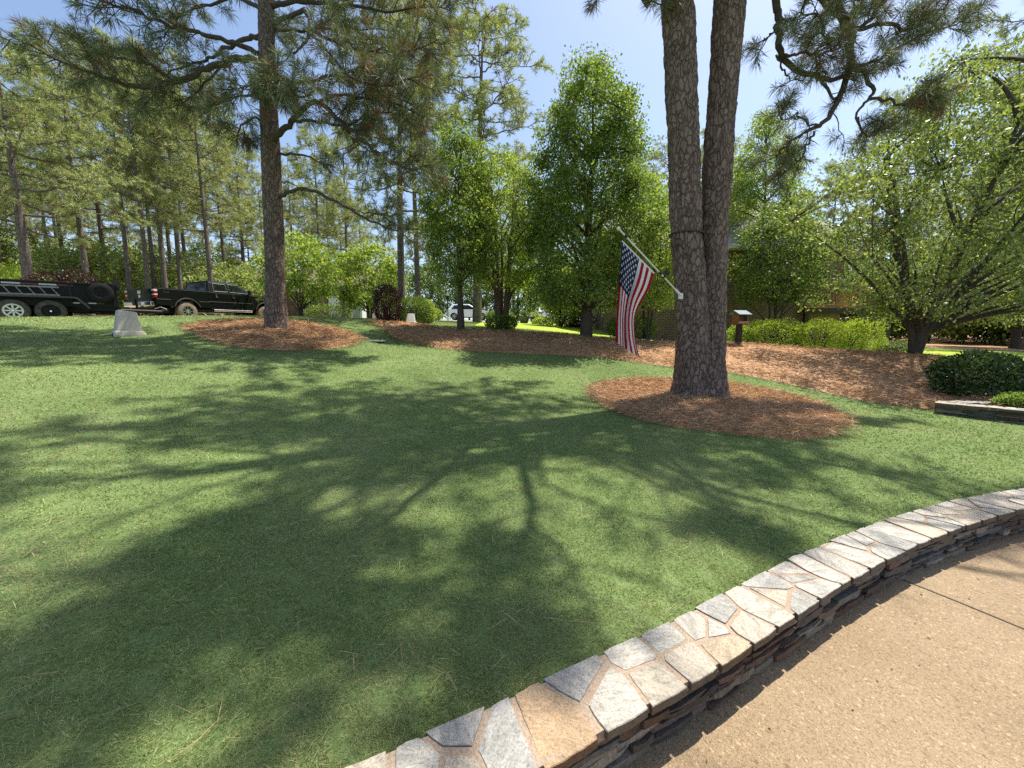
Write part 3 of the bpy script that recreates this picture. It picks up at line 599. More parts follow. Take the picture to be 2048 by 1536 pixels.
# --- single pine on the left
z0 = Z(*at(553, 660, 11)[:2]); bx, by, _ = at(553, 660, 11)
root = empty('pine_tree', (0, 0, 0), label='large dark pine with spreading limbs standing in the left straw bed', cat='tree')
tr = MB(); T1 = [(bx, by, z0 - .2)] + [at(*p) for p in [(551, 560, 11), (547, 430, 11), (541, 300, 11), (536, 180, 11), (533, 60, 11), (531, -60, 11.1)]]
top = np.array(T1[-1]); T1 += [tuple(top + np.array([-.1, .2, 2.2])), tuple(top + np.array([.1, .2, 4.6]))]
bark_tube(tr, T1, [.29, .255, .245, .235, .205, .19, .175, .12, .04], 48, .05, .018, 11, 3.0, flare=.12)
tr.build('trunk', M['bark'], root, smooth=80)
DENS = .8; lm, tf = MB(), Tufts()
for l, r0, r1, nt_, st, tl_ in [
    ([(530, 128), (490, 118, -.1), (440, 128, -.3), (400, 143, -.5), (345, 163, -.6), (280, 172, -.8), (222, 160, -1), (170, 142, -1), (110, 118, -1), (60, 88, -1)], .085, .02, 62, .36, .75),
    ([(345, 163, -.6), (300, 130, -.2), (250, 118, .2), (200, 112, .4), (160, 118, .6)], .04, .012, 26, .2, .6),
    ([(444, 130, -.3), (400, 175, .3), (370, 205, .8), (340, 215, 1.2)], .03, .012, 16, .3, .6),
    ([(520, 73), (489, 77, .2), (450, 100, .5), (417, 116, .8), (390, 128, 1), (330, 150, 1.2)], .06, .02, 14, .5, .6),
    ([(521, 109), (478, 89, -.5), (430, 76, -.8), (393, 65, -1), (325, 44, -1.3), (273, 24, -1.5), (215, 8, -1.5), (170, -8, -1.5)], .06, .015, 40, .42, .7),
    ([(525, 20), (470, -5, .5), (420, 10, .9), (370, 25, 1.2), (330, 40, 1.4)], .05, .015, 20, .4, .6),
    ([(547, 51), (580, 32, -.3), (615, 25, -.6), (618, 70, -.8), (600, 92, -.9), (588, 112, -.9)], .055, .02, 8, .5, .5),
    ([(545, 12), (590, 5, .3), (650, 6, .6), (720, 14, .8), (790, 22, 1.1), (860, 12, 1.2), (900, 20, 1.2)], .06, .012, 42, .32, .75),
    ([(618, 60, -.8), (660, 80, -.7), (710, 96, -.6), (760, 105, -.4), (830, 100, -.2), (880, 80, 0)], .04, .012, 40, .2, .75),
    ([(620, 66, -.8), (650, 95, -1.2), (700, 150, -1.5), (760, 170, -1.6), (830, 160, -1.5)], .035, .012, 36, .25, .75),
    ([(545, 150), (600, 165, .6), (670, 150, 1.2), (740, 135, 1.8), (810, 140, 2.2), (870, 150, 2.4)], .05, .012, 42, .3, .8),
    ([(543, 290), (560, 266, -.3), (582, 243, -.6), (632, 205, -.9), (683, 246, -1.0), (730, 285, -1.1), (765, 312, -1.1), (815, 335, -1), (862, 330, -1)], .075, .018, 46, .42, .6),
    ([(582, 243, -.6), (620, 240, -.5), (680, 252, -.2), (720, 240, .2), (770, 225, .5), (830, 240, .8)], .04, .012, 38, .3, .75),
    ([(632, 205, -.9), (680, 190, -.9), (740, 200, -.9), (800, 210, -.7), (850, 235, -.6)], .035, .012, 36, .2, .75),
    ([(550, 308), (590, 306, -.2), (630, 320, -.4), (662, 343, -.5)], .035, .012, 3, .6, .25),
    ([(551, 362), (580, 365, .2), (603, 378, .3)], .02, .008, 0, .5, .2),
    ([(553, 397), (580, 382, -.2), (620, 381, -.4), (673, 403, -.6), (728, 436, -.8), (783, 458, -.9), (820, 480, -.9)], .05, .014, 9, .72, .4),
    ([(728, 436, -.8), (760, 425, -.6), (800, 430, -.5)], .02, .01, 6, .4, .35),
    ([(527, 240), (505, 236, -.2), (480, 256, -.3), (472, 280, -.3)], .03, .012, 14, .3, .4),
    ([(530, 200), (490, 190, .6), (440, 200, 1.2), (400, 230, 1.5)], .035, .012, 26, .3, .6),
    ([(535, 215), (530, 190, -.8), (545, 165, -1.6), (560, 160, -2.3)], .05, .014, 24, .3, .55),
    ([(537, 200), (560, 200, -.6), (600, 195, -1.4), (640, 180, -2)], .04, .014, 26, .3, .6),
    ([(535, 180), (500, 170, -.8), (480, 190, -1.6)], .035, .014, 14, .4, .5),
    ([(548, 60), (600, 60, 1), (680, 55, 1.9), (760, 60, 2.5)], .05, .014, 30, .4, .8),
    ([(540, 90), (545, 70, 1), (560, 40, 2.2), (570, 30, 3)], .05, .014, 22, .3, .8)]:
    grow(lm, tf, px_line(l, 11), r0 * 1.1, r1, nt_, st, tl_, .34, 7)
for q in range(26):                               # the crown above the frame
    a = q * 2.4; h = 1 + 3.6 * q / 26; l_ = random.uniform(1.8, 4.2) * (1.15 - h / 6); b0 = np.array([top[0], top[1], top[2] - .9 + h]); e = b0 + np.array([math.cos(a) * l_, math.sin(a) * l_, random.uniform(.1, .9)])
    grow(lm, tf, curve3(b0, e, (0, 0, .25), 5), .05, .012, 22, .3, .8, .34, 6)
lm.build('limbs', M['bark_leaf'], root, smooth=80)
link('crown', tf.mesh('crown', NM, 46, .0125, .3, .09, .85), root)

DENS = 1.0
# --- double trunked pine
bx, by, _ = at(1400, 798, 7.2); z0 = Z(bx, by)
twin = empty('pine_tree', (0, 0, 0), label='huge double trunked pine with a flag bracket on its left trunk', cat='tree')
tr = MB()
TL = [(at(1384, 800, 7.15)[0], 7.15, z0 - .15)] + [at(*p) for p in [(1385, 740, 7.15), (1386, 670, 7.15), (1382, 600, 7.15), (1375, 510, 7.15), (1371, 430, 7.15), (1366, 255, 7.18), (1359, 100, 7.2), (1354, 0, 7.2), (1346, -150, 7.25)]]
TR = [(at(1418, 806, 7.1)[0], 7.1, z0 - .15)] + [at(*p) for p in [(1419, 740, 7.12), (1422, 670, 7.2), (1425, 590, 7.25), (1427, 510, 7.3), (1429, 430, 7.3), (1440, 255, 7.35), (1452, 100, 7.4), (1459, 0, 7.4), (1472, -150, 7.5)]]
tl_, tr_ = np.array(TL[-1]), np.array(TR[-1])
TL += [tuple(tl_ + np.array([-.2, .1, 3.5])), tuple(tl_ + np.array([-.3, .2, 7.5]))]; TR += [tuple(tr_ + np.array([.4, .1, 3.5])), tuple(tr_ + np.array([.6, .3, 7.0]))]
bark_tube(tr, TL, [.325, .315, .295, .28, .27, .262, .262, .262, .258, .24, .17, .05], 64, .03, .022, 9.5, 0, flare=.10)
bark_tube(tr, TR, [.30, .265, .245, .238, .236, .236, .245, .25, .255, .24, .17, .05], 64, .03, .022, 9.5, 9.3, flare=.12)
tr.build('trunk', M['bark'], twin, smooth=80)
sb = MB(); cx, cy, cz = at(1373, 470, 7.15); sb.lathe([(-.012, .285), (-.012, .296), (.012, .296), (.012, .285)], (cx, cy, cz), (0.02, 0, 1), 40); sb.build('strap', plain('black_strap', (.02, .02, .02), .6), twin)
for p, r_ in ((at(1384, 100, 7.2), .07), (at(1467, 210, 7.37), .065), (at(1347, 490, 7.0), .05)):
    kn = MB(); kn.lathe([(-r_, r_ * .3), (-r_ * .6, r_ * .8), (0, r_), (r_ * .7, r_ * .7), (r_, r_ * .3)], p, (.8, -.3, .2), 9)
    kn.build('branch_stub', M['bark_leaf'], twin, smooth=60)
lm, tf = MB(), Tufts()
c4 = lambda l, d=7.9: [at(1300 + p[0] / 2.738, p[1] / 2.738, d + (p[2] if len(p) > 2 else 0)) for p in l]
for l, r0, r1, nt_, st in [
    ([(640, -500, -.3), (670, -150), (690, 0), (705, 90), (700, 200), (720, 300), (800, 390), (900, 400), (940, 430), (1060, 420), (1130, 370), (1250, 325, .1), (1400, 240, .2), (1560, 160, .3)], .075, .02, 22, .62),
    ([(800, -500), (900, -100), (970, 0), (1080, 130), (1095, 250), (1090, 400), (1030, 550), (950, 670), (850, 720), (720, 820), (690, 870)], .10, .014, 8, .75),
    ([(1360, -90), (1300, -20), (1180, 130), (1090, 170)], .05, .03, 12, .2),
    ([(1130, 370), (1180, 400), (1225, 500), (1180, 560), (1130, 640), (1170, 740)], .045, .012, 3, .8),
    ([(1190, 545), (1300, 545, -.1), (1400, 580, -.2), (1470, 575, -.2), (1560, 530, -.3)], .03, .012, 16, .45),
    ([(1150, 160), (1300, 130, .2), (1400, 165, .3), (1500, 110, .4), (1620, 40, .5)], .04, .012, 24, .25),
    ([(930, 430), (990, 530), (1025, 545)], .03, .016, 3, .4), ([(720, 300), (780, 300, -.2), (860, 285, -.3), (960, 290, -.4), (1060, 250, -.3)], .03, .012, 12, .4),
    ([(700, 150), (660, 190, -.1), (640, 215, -.2), (600, 225, -.2)], .02, .01, 4, .5), ([(690, 300), (730, 380), (770, 430, -.2), (830, 450, -.3)], .02, .01, 5, .5),
    ([(950, 670), (880, 690, -.2), (800, 620, -.3), (720, 660, -.3), (700, 580, -.3)], .02, .01, 7, .5), ([(900, 720), (860, 800, -.1), (820, 880, -.2), (760, 920, -.2), (690, 960, -.2)], .022, .008, 8, .3),
    ([(1140, 640), (1180, 740, -.1), (1250, 720, -.2), (1290, 650, -.2)], .018, .008, 8, .4), ([(1100, 100), (1000, 60, -.3), (900, 80, -.5), (800, 70, -.6)], .03, .01, 16, .3),
    ([(970, 0), (1040, -30, .4), (1150, -40, .6), (1260, 0, .8)], .03, .01, 14, .3), ([(1010, 550), (1020, 640, .1), (1080, 780, .2)], .014, .006, 2, .8),
    ([(1100, 200), (1000, 210, .5), (920, 190, .8), (860, 220, 1)], .025, .01, 12, .3), ([(1500, 110, .4), (1600, 150, .5), (1700, 120, .6), (1800, 60, .7)], .02, .008, 10, .3)]:
    grow(lm, tf, c4(l), r0, r1, int(nt_ * 1.15), st, .34, .26, 7, .03, .35, .007)
grow(lm, tf, [at(1345, -60, 7.1), at(1330, -10, 6.95), at(1322, 18, 6.9)], .02, .008, 4, .5, .2, .24)
grow(lm, tf, [at(1330, -80, 7.1), at(1230, -40, 6.9), at(1180, 5, 6.8)], .02, .006, 2, .7, .2, .2)
tf2 = Tufts(); SXY = np.array(SUN[:2]) / SUN[2]
def shade_at(e): return np.array(e)[:2] - SXY * (e[2] - .4)
def on_patio(e): s = shade_at(e); return wall_side([s])[0] < .25 and s[0] < 3.6 and s[1] > -1.5
GAPS = [(hit(*p), q) for p, q in [((1170, 985), .75), ((370, 950), .55), ((200, 1060), .45), ((1600, 1020), .4), ((1400, 1130), .42), ((1250, 1100), .6), ((150, 720), 2.0), ((500, 720), .9), ((850, 1150), .26), ((1330, 1200), .25), ((150, 900), .5), ((300, 965), .55), ((90, 1190), .3), ((440, 1380), .3), ((700, 1000), .25), ((480, 1350), .25), ((1720, 900), .35)]]
lb = [np.array(TL[-2]) + np.array([-.02, 0, .1])] + [np.array([*(np.array(hit(px, py)) + SXY * (h - .4)), h]) for px, py, h in ((1012, 866, 10.6), (1045, 910, 10.6), (1065, 980, 10.5), (1072, 1040, 10.5), (1040, 1120, 10.5), (960, 1200, 10.6))]
grow(lm, tf2, lb, .085, .02, 34, .58, .8, .34, 8, .02)
grow(lm, tf2, [lb[4], lb[4] + np.array([.35, -.5, .2]), lb[4] + np.array([.5, -1.1, .5])], .03, .012, 14, .3, .7, .34, 6)
grow(lm, tf2, [lb[5], lb[5] + np.array([-.6, -.2, .1]), lb[5] + np.array([-1.2, -.1, .3])], .03, .012, 18, .2, .7, .34, 6)
for base, hs, n_, out in ((np.array(TL[-1]), 7.5, 38, -1), (np.array(TR[-1]), 7.0, 38, 1)):
    for q in range(n_):
        f_ = (q + .5) / n_; a = q * 2.399 + (0 if out > 0 else 1.1); h = -hs * (1 - f_) - 1.4 * (1 - f_)
        l_ = random.uniform(2.6, 5.6) * (1.12 - .7 * f_); b0 = base + np.array([0, 0, h]); e = b0 + np.array([math.cos(a) * l_, math.sin(a) * l_, random.uniform(.2, 1.4)])
        while l_ > 1 and e[2] < 2.6 + .86 * e[1]: l_ *= .85; e = b0 + np.array([math.cos(a) * l_, math.sin(a) * l_, random.uniform(.5, 1.4)])
        while l_ > 1 and on_patio(e): l_ *= .85; e = b0 + np.array([math.cos(a) * l_, math.sin(a) * l_, random.uniform(.5, 1.4)])
        if l_ < 1.5: continue
        if any(np.hypot(*(shade_at(b0 + (e - b0) * t_) - g)) < q_ for g, q_ in (GAPS[0], GAPS[1], GAPS[5]) for t_ in (.5, .75, 1)): continue
        grow(lm, tf2, curve3(b0, e, (random.gauss(0, .5), random.gauss(0, .5), .3), 6), .055 * (1.1 - .6 * f_), .014, max(4, int(5.5 * l_)), .38, .85, .34, 6)
keep = [i for i, c in enumerate(tf2.c) if not (on_patio(c) or any(np.hypot(*(shade_at(c) - g)) < q * 1.15 and (i % 9) for g, q in GAPS))]   # unseen crown thinned here to shape the sun patches on lawn and patio
tf2.c = [tf2.c[i] for i in keep]; tf2.d = [tf2.d[i] for i in keep]; tf2.l = [tf2.l[i] for i in keep]
lm.build('limbs', M['bark_leaf'], twin, smooth=80)
link('upper_crown', tf2.mesh('upper_crown', NM, 46, .0125, .25, .07), twin)
link('crown', tf.mesh('crown', NM, 44, .0085, .25, .07), twin)

# --- pines of the wood: five patterns, copied
def pine_parts(seed, H, r0, clear, cr, nl, tw, tl=.36, per=20, wid=.032, lean=0.0, fork=False):
    random.seed(seed); tr, tf = MB(), Tufts(); k = 9; pts = []
    for i in range(k):
        t = i / (k - 1); pts.append(np.array([lean * t * t * H + math.sin(t * 4 + seed) * .12 * t, math.cos(t * 3 + seed) * .12 * t, t * H - (.3 if i == 0 else 0)]))
    rad = [r0 * (1.2 if i == 0 else 1 - .93 * (i / (k - 1)) ** 1.3) for i in range(k)]; tr.tube(pts, rad, 9)
    def tp(z): u = max(0, min(1, z / H)) * (k - 1); i = min(int(u), k - 2); return pts[i] + (pts[i + 1] - pts[i]) * (u - i)
    for q in range(nl):
        f_ = (q + random.random()) / nl; z = H * (clear + (1 - clear) * f_ ** .9); a = q * 2.399 + random.uniform(-.4, .4)
        l_ = cr * (.35 + .75 * math.sin(math.pi * min(1, .22 + .80 * f_)) ** .8) * random.uniform(.6, 1.15); b0 = tp(z)
        e = b0 + np.array([math.cos(a) * l_, math.sin(a) * l_, l_ * random.uniform(.05, .45) * (.4 + f_)]); grow(tr, tf, curve3(b0, e, (random.gauss(0, .1), random.gauss(0, .1), -.06 * l_), 5), r0 * .28 * (1.15 - .7 * f_), .014, tw, .34, .75, tl, 5, .05, .5, .012)
    for q in range(5):
        a = random.uniform(0, 6.28); z = H * random.uniform(.2, clear); l_ = random.uniform(.4, 1.5); b0 = tp(z); tr.tube([b0, b0 + np.array([math.cos(a) * l_ * .6, math.sin(a) * l_ * .6, .1]), b0 + np.array([math.cos(a) * l_, math.sin(a) * l_, -.1])], [.025, .018, .008], 5)
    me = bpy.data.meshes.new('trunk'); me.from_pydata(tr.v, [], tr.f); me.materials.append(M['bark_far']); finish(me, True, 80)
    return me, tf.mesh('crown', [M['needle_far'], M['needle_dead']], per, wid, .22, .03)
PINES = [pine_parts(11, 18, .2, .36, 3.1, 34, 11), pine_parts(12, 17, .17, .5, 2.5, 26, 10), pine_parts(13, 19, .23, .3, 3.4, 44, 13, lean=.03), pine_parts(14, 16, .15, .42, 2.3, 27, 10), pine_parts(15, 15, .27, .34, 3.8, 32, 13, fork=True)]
random.seed(99)
def pine(px, d, kind, label, group=None, H=None, rz=None, x=None, wide=1.0):
    x = X(px, d) if x is None else x; z = Z(x, d); r = empty('pine_tree', (x, d, z), random.uniform(0, 6.28) if rz is None else rz, label, 'tree', group)
    tm, cm = PINES[kind]; h0 = (18, 17, 19, 16, 15)[kind]; s = (H or h0 * random.uniform(.9, 1.1)) / h0; r.scale = (s * wide, s * wide, s)
    link('trunk', tm, r); link('crown', cm, r); return r
WOOD = 'slender pines standing in the wood behind the truck'
pine(74, 17.5, 4, 'thick crooked pine behind the black dump trailer', H=11.0, rz=2.0)
pine(190, 20, 0, 'tall pine between the trailer load and the spare wheel', H=12.8)
for i, (px, d, kd, h) in enumerate([(272, 27, 1, 17), (308, 25, 3, 17), (322, 31, 1, 18), (341, 28, 0, 18), (357, 33, 1, 18), (372, 30, 3, 18), (386, 36, 1, 19), (432, 27, 0, 17), (462, 34, 3, 18), (150, 30, 1, 17), (118, 34, 3, 18), (228, 33, 0, 19), (24, 26, 0, 16), (-60, 24, 2, 15), (500, 40, 2, 19)]):
    pine(px, d, kd, 'slender bare stemmed pine standing in the wood behind the truck', WOOD, h * .93)
pine(806, 17, 2, 'straight pine rising beside the dark red shrub', H=13.5, rz=1.0)
pine(839, 21, 1, 'slim pine just right of the one beside the red shrub', H=15)
pine(955, 24.5, 2, 'tall round topped pine rising behind the yellow green trees', H=17.6, rz=.5, wide=1.25)
pine(649, 30, 3, 'small pine behind the brick house roof on the left', H=13.5)
pine(703, 33, 0, 'pine right of the white birdhouse in the distance', H=14.5)
pine(598, 36, 1, 'distant pine just right of the large left trunk', H=14)
pine(2060, 17.5, 2, 'tall dark pine at the right edge behind the spreading tree', H=17, rz=1.3)
pine(1745, 24, 0, 'pine behind the deck of the brick house', H=14)
pine(1325, 40, 4, 'pine top showing between the conical tree and the big trunks', H=17)
pine(1405, 34, 0, 'pine seen in the gap between the two big trunks', H=16)
pine(2120, 21, 0, 'pine at the far right beyond the frame edge', H=17)
FARP = 'far pines closing the view behind the street and houses'
rd = random.Random(5); n_far = 0
for px, d in [(-240, 36), (-160, 44), (-90, 38), (-20, 46), (40, 40), (90, 50), (140, 42), (185, 55), (240, 44), (290, 52), (330, 60), (380, 48), (420, 58), (450, 46), (500, 55), (540, 48), (575, 60), (620, 52), (660, 62), (700, 55), (740, 64), (780, 56), (830, 66), (870, 58), (920, 64), (980, 56), (1040, 66), (1100, 58), (1160, 64), (1220, 56), (1280, 62), (1360, 52), (1430, 60), (1500, 50), (1570, 56), (1640, 46), (1700, 52), (1770, 42), (1840, 46), (1900, 36), (1950, 42), (2010, 34), (2080, 40)]:
    pine(px + rd.uniform(-12, 12), d, rd.choice([0, 1, 2, 3]), 'far pine closing the view behind the street and houses', FARP, rd.uniform(15, 19)); n_far += 1

# --- broad leaved trees
def leaf_tree(root, seed, base, H, tr, env, ncl, per, leaf, clr, lm, stems=1, z_lo=.2, limb=22, sp=.25, lumps=.3, trunkmat=None, trunk_len=.9, droopy=.15, cen=(0, 0), bend=0.0, hollow=.25, flat=1.0, fork=0):
    """env(u): crown radius at height share u"""
    random.seed(seed); rg = np.random.default_rng(seed); mb = MB(); stems_pts = []
    for s in range(stems):
        a = s * 2.4 + seed; o_ = 0 if stems == 1 else sp
        top_ = np.array([cen[0] + math.cos(a) * o_ * H * .35, cen[1] + math.sin(a) * o_ * H * .35, H * trunk_len * random.uniform(.85, 1)])
        b_ = np.array([math.cos(a) * tr * .8, math.sin(a) * tr * .8, -.15]) if stems > 1 else np.array([0, 0, -.15])
        pts = [b_ + (top_ - b_) * t + np.array([math.sin(t * 5 + s + seed) * .05 * H * .2, math.cos(t * 4 + s) * .04 * H * .2, 0]) * t for t in np.linspace(0, 1, 9)]
        for i, t in enumerate(np.linspace(0, 1, 9)): pts[i][2] = b_[2] + (top_[2] - b_[2]) * t; pts[i][0] += bend * t
        if fork:
            for i, t in enumerate(np.linspace(0, 1, 9)): g = max(0, t - fork) / (1 - fork) + .06 * min(1, t / fork); pts[i][:2] = top_[:2] * g + np.array([math.sin(t * 5 + s), math.cos(t * 4 + s)]) * .12 * g
        r_ = tr if stems == 1 else tr * .55; mb.tube(pts, [r_ * (1.35 if i == 0 else 1.05 if i == 1 else 1 - .9 * i / 8) for i in range(9)], 10); stems_pts.append(pts)
    C = []
    while len(C) < ncl:
        u = random.random(); th = random.uniform(0, 6.28); R0 = env(u)
        if random.random() > (R0 / max(env(q) for q in (.2, .35, .5, .65))) ** 1.2 + .05: continue
        lump = 1 + lumps * noise.noise(Vector((math.cos(th) * 1.6, math.sin(th) * 1.6, u * 5 + seed)))
        r_ = R0 * lump * math.sqrt(random.uniform(hollow, 1)); C.append(np.array([cen[0] + math.cos(th) * r_, cen[1] + math.sin(th) * r_ * flat, H * (z_lo + (1 - z_lo) * u)]))
    for i, c in enumerate(C):
        pts = min(stems_pts, key=lambda p: np.linalg.norm(np.array(p[6])[:2] - c[:2])); hz = math.hypot(c[0] - cen[0], c[1] - cen[1]); za = max(H * .1 + .1, min(c[2] - hz * random.uniform(.5, .95), pts[-1][2] * .97))
        t = za / pts[-1][2]; x = min(max(t, 0), .999) * 8; k = int(x); p = pts[k] + (pts[k + 1] - pts[k]) * (x - k)
        big = i < limb
        if not big and limb:
            q = min(C[:limb], key=lambda o_: np.linalg.norm(o_ - c))
            if np.linalg.norm(q - c) < np.linalg.norm(p - c): p = q; hz = 0
        mb.tube(curve3(p, c, (random.gauss(0, .06), random.gauss(0, .06), .08 * hz), 6), list(np.linspace(tr * .34 if big else min(.014, tr * .12), .006, 6)), 6 if big else 4)
    C = np.array(C); P = np.repeat(C, per, 0) + np.clip(rg.normal(size=(ncl * per, 3)), -1.6, 1.6) * clr * np.array([1, 1, .75]) * rg.uniform(.5, 1.2, (ncl, 1)).repeat(per, 0)
    D = rg.normal(size=P.shape); D[:, 2] -= droopy * 3; S = rg.normal(size=P.shape); S[:, 2] += .0
    V, F = kites(P, D, leaf * rg.uniform(.65, 1.3, len(P)), leaf * .62 * rg.uniform(.7, 1.2, len(P)), .12, None, .08)
    mb.build('trunk', trunkmat or M['bark_leaf'], root, smooth=80); link('crown', np_mesh('crown', V, F, lm), root)
def tree_at(name, px, d, label, cat='tree', group=None, **k):
    x = X(px, d); r = empty(name, (x, d, Z(x, d) + k.pop('dz', 0)), 0, label, cat, group); leaf_tree(r, **k, base=None); return r
tree_at('broadleaf_tree', 922, 14.4, 'slim dark green tree with a thin trunk on the straw bank', seed=21, H=7.6, tr=.12, env=lambda u: 1.55 * (1 - u ** 2.4) ** .8 * (.5 + .5 * min(1, u / .3)), ncl=230, per=95, leaf=.09, clr=.24, lm=M['leaf_pear'], z_lo=.22, stems=1)
tree_at('crape_myrtle', 1004, 15.6, 'bright yellow green tree with several reddish stems', seed=22, H=6.6, tr=.16, env=lambda u: 1.95 * math.sin(math.pi * min(1, .12 + .84 * u)) ** .7, ncl=260, per=95, leaf=.095, clr=.26, lm=M['leaf_lime'], stems=5, z_lo=.25, trunkmat=plain('reddish_stem', (.11, .06, .045), .8, vary=.3))
tree_at('pear_tree', 1172, 14, 'tall conical green tree against the sky behind the flag', seed=23, H=9.3, tr=.19, env=lambda u: 2.35 * (1 - u ** 3.4) ** .8 * (.75 + .25 * min(1, u / .25)), ncl=620, per=110, leaf=.095, clr=.25, lm=M['leaf_pear'], z_lo=.13, lumps=.45, limb=40)
tree_at('broadleaf_tree', 1506, 19, 'bright green tree rising right of the big double trunk', seed=24, H=10.8, tr=.15, env=lambda u: 2.1 * (1 - u ** 3) ** .8 * (.6 + .4 * min(1, u / .3)), ncl=400, per=85, leaf=.11, clr=.3, lm=M['leaf_lime'], z_lo=.2)
tree_at('broadleaf_tree', 1292, 14.2, 'small leafy tree in front of the dark brick wall behind the flag', seed=25, H=5.6, tr=.08, env=lambda u: 1.75 * math.sin(math.pi * min(1, .15 + .8 * u)) ** .7, ncl=230, per=80, leaf=.09, clr=.24, lm=M['leaf_lime'], z_lo=.22, stems=3)
tree_at('broadleaf_tree', 1545, 15.6, 'dense dark green tree against the brick wall above the bird feeder', seed=26, H=5.6, tr=.1, env=lambda u: 1.75 * math.sin(math.pi * min(1, .2 + .75 * u)) ** .6, ncl=210, per=70, leaf=.10, clr=.26, lm=M['leaf_dark'], z_lo=.36, stems=3)
tree_at('maple_tree', 1830, 11.4, 'broad spreading tree with a short thick trunk on the right', seed=27, H=7.9, tr=.185, env=lambda u: 3.9 * math.sin(math.pi * min(1, .26 + .70 * u)) ** .75, ncl=450, per=100, leaf=.095, clr=.31, lm=M['leaf_maple'], stems=5, sp=.75, fork=.13, z_lo=.15, limb=46, cen=(.5, -.6), flat=.8, lumps=.45, hollow=.1, droopy=.2)
tree_at('dogwood', 606, 21, 'pale yellow green dogwood just right of the big left trunk', seed=28, H=4.2, tr=.09, env=lambda u: 2.1 * math.sin(math.pi * min(1, .2 + .75 * u)) ** .6, ncl=160, per=55, leaf=.16, clr=.28, lm=M['leaf_lime'], stems=3, z_lo=.25)
tree_at('dogwood', 742, 25, 'pale yellow green dogwood behind the dark red shrub', seed=29, H=4.6, tr=.09, env=lambda u: 2.3 * math.sin(math.pi * min(1, .2 + .75 * u)) ** .6, ncl=170, per=55, leaf=.18, clr=.3, lm=M['leaf_lime'], stems=3, z_lo=.2)
tree_at('broadleaf_tree', 1120, 24, 'young round tree at the back of the sunny lawn', seed=30, H=4.4, tr=.09, env=lambda u: 1.3 * math.sin(math.pi * min(1, .15 + .8 * u)) ** .6, ncl=120, per=50, leaf=.16, clr=.28, lm=M['leaf_lime'], z_lo=.1)
tree_at('broadleaf_tree', 2030, 19, 'loose mid green tree behind the spreading tree at the right edge', seed=31, H=9, tr=.16, env=lambda u: 2.8 * math.sin(math.pi * min(1, .2 + .75 * u)) ** .6, ncl=300, per=60, leaf=.15, clr=.34, lm=M['leaf_maple'], z_lo=.15)
# undergrowth and far trees: two patterns, copied
UG = empty('broadleaf_tree', (X(60, 30), 30, Z(X(60, 30), 30)), 0, 'leafy young tree in the undergrowth of the wood', 'tree', 'young trees in the undergrowth of the wood')
leaf_tree(UG, 41, None, 6.2, .1, lambda u: 2.6 * math.sin(math.pi * min(1, .2 + .75 * u)) ** .6, 170, 46, .22, .38, leaf_mat('olive_leaves', [(0, (.17, .22, .07)), (.6, (.28, .34, .11)), (1, (.42, .46, .18))], .4, .45, .3), 3, .06)
UH = empty('broadleaf_tree', (X(1030, 48), 48, Z(X(1030, 48), 48)), 0, 'far green tree beyond the street', 'tree', 'far green trees beyond the street')
leaf_tree(UH, 42, None, 8.5, .16, lambda u: 3.4 * math.sin(math.pi * min(1, .2 + .75 * u)) ** .6, 200, 46, .3, .5, M['leaf_dark'], 2, .05)
rd = random.Random(8)
for px, d, s in [(-70, 27, 1), (0, 34, 1.1), (130, 27, .8), (165, 38, 1.2), (215, 29, .9), (250, 40, 1.2), (300, 36, 1), (345, 42, 1.2), (395, 33, .9), (440, 40, 1.1), (480, 31, .8), (560, 44, 1), (690, 40, .9), (-330, 22, 1.2), (-560, 20, 1.3), (-900, 18, 1.3), (-1400, 15, 1.2)]:
    c = copy_tree(UG); x = X(px, d); c.location = (x, d, Z(x, d)); c.rotation_euler.z = rd.uniform(0, 6.28); c.scale = (s, s, s * rd.uniform(.85, 1.1))
for px, d, s in [(-150, 60, 1.2), (60, 62, 1.2), (200, 66, 1.2), (360, 68, 1.2), (520, 66, 1.1), (640, 68, 1.1), (760, 50, .8), (860, 54, .9), (940, 50, .8), (1090, 52, .8), (1180, 44, .9), (1250, 40, .9), (1330, 34, .85), (1420, 36, .9), (1690, 34, .9), (1760, 29, .75), (1850, 27, .8), (1920, 30, .9), (2000, 26, .8), (2080, 24, .8), (2180, 22, .9), (2330, 24, 1), (2500, 20, .9), (2750, 19, 1), (3200, 17, 1)]:
    c = copy_tree(UH); x = X(px, d); c.location = (x, d, Z(x, d)); c.rotation_euler.z = rd.uniform(0, 6.28); c.scale = (s, s, s * rd.uniform(.85, 1.1))

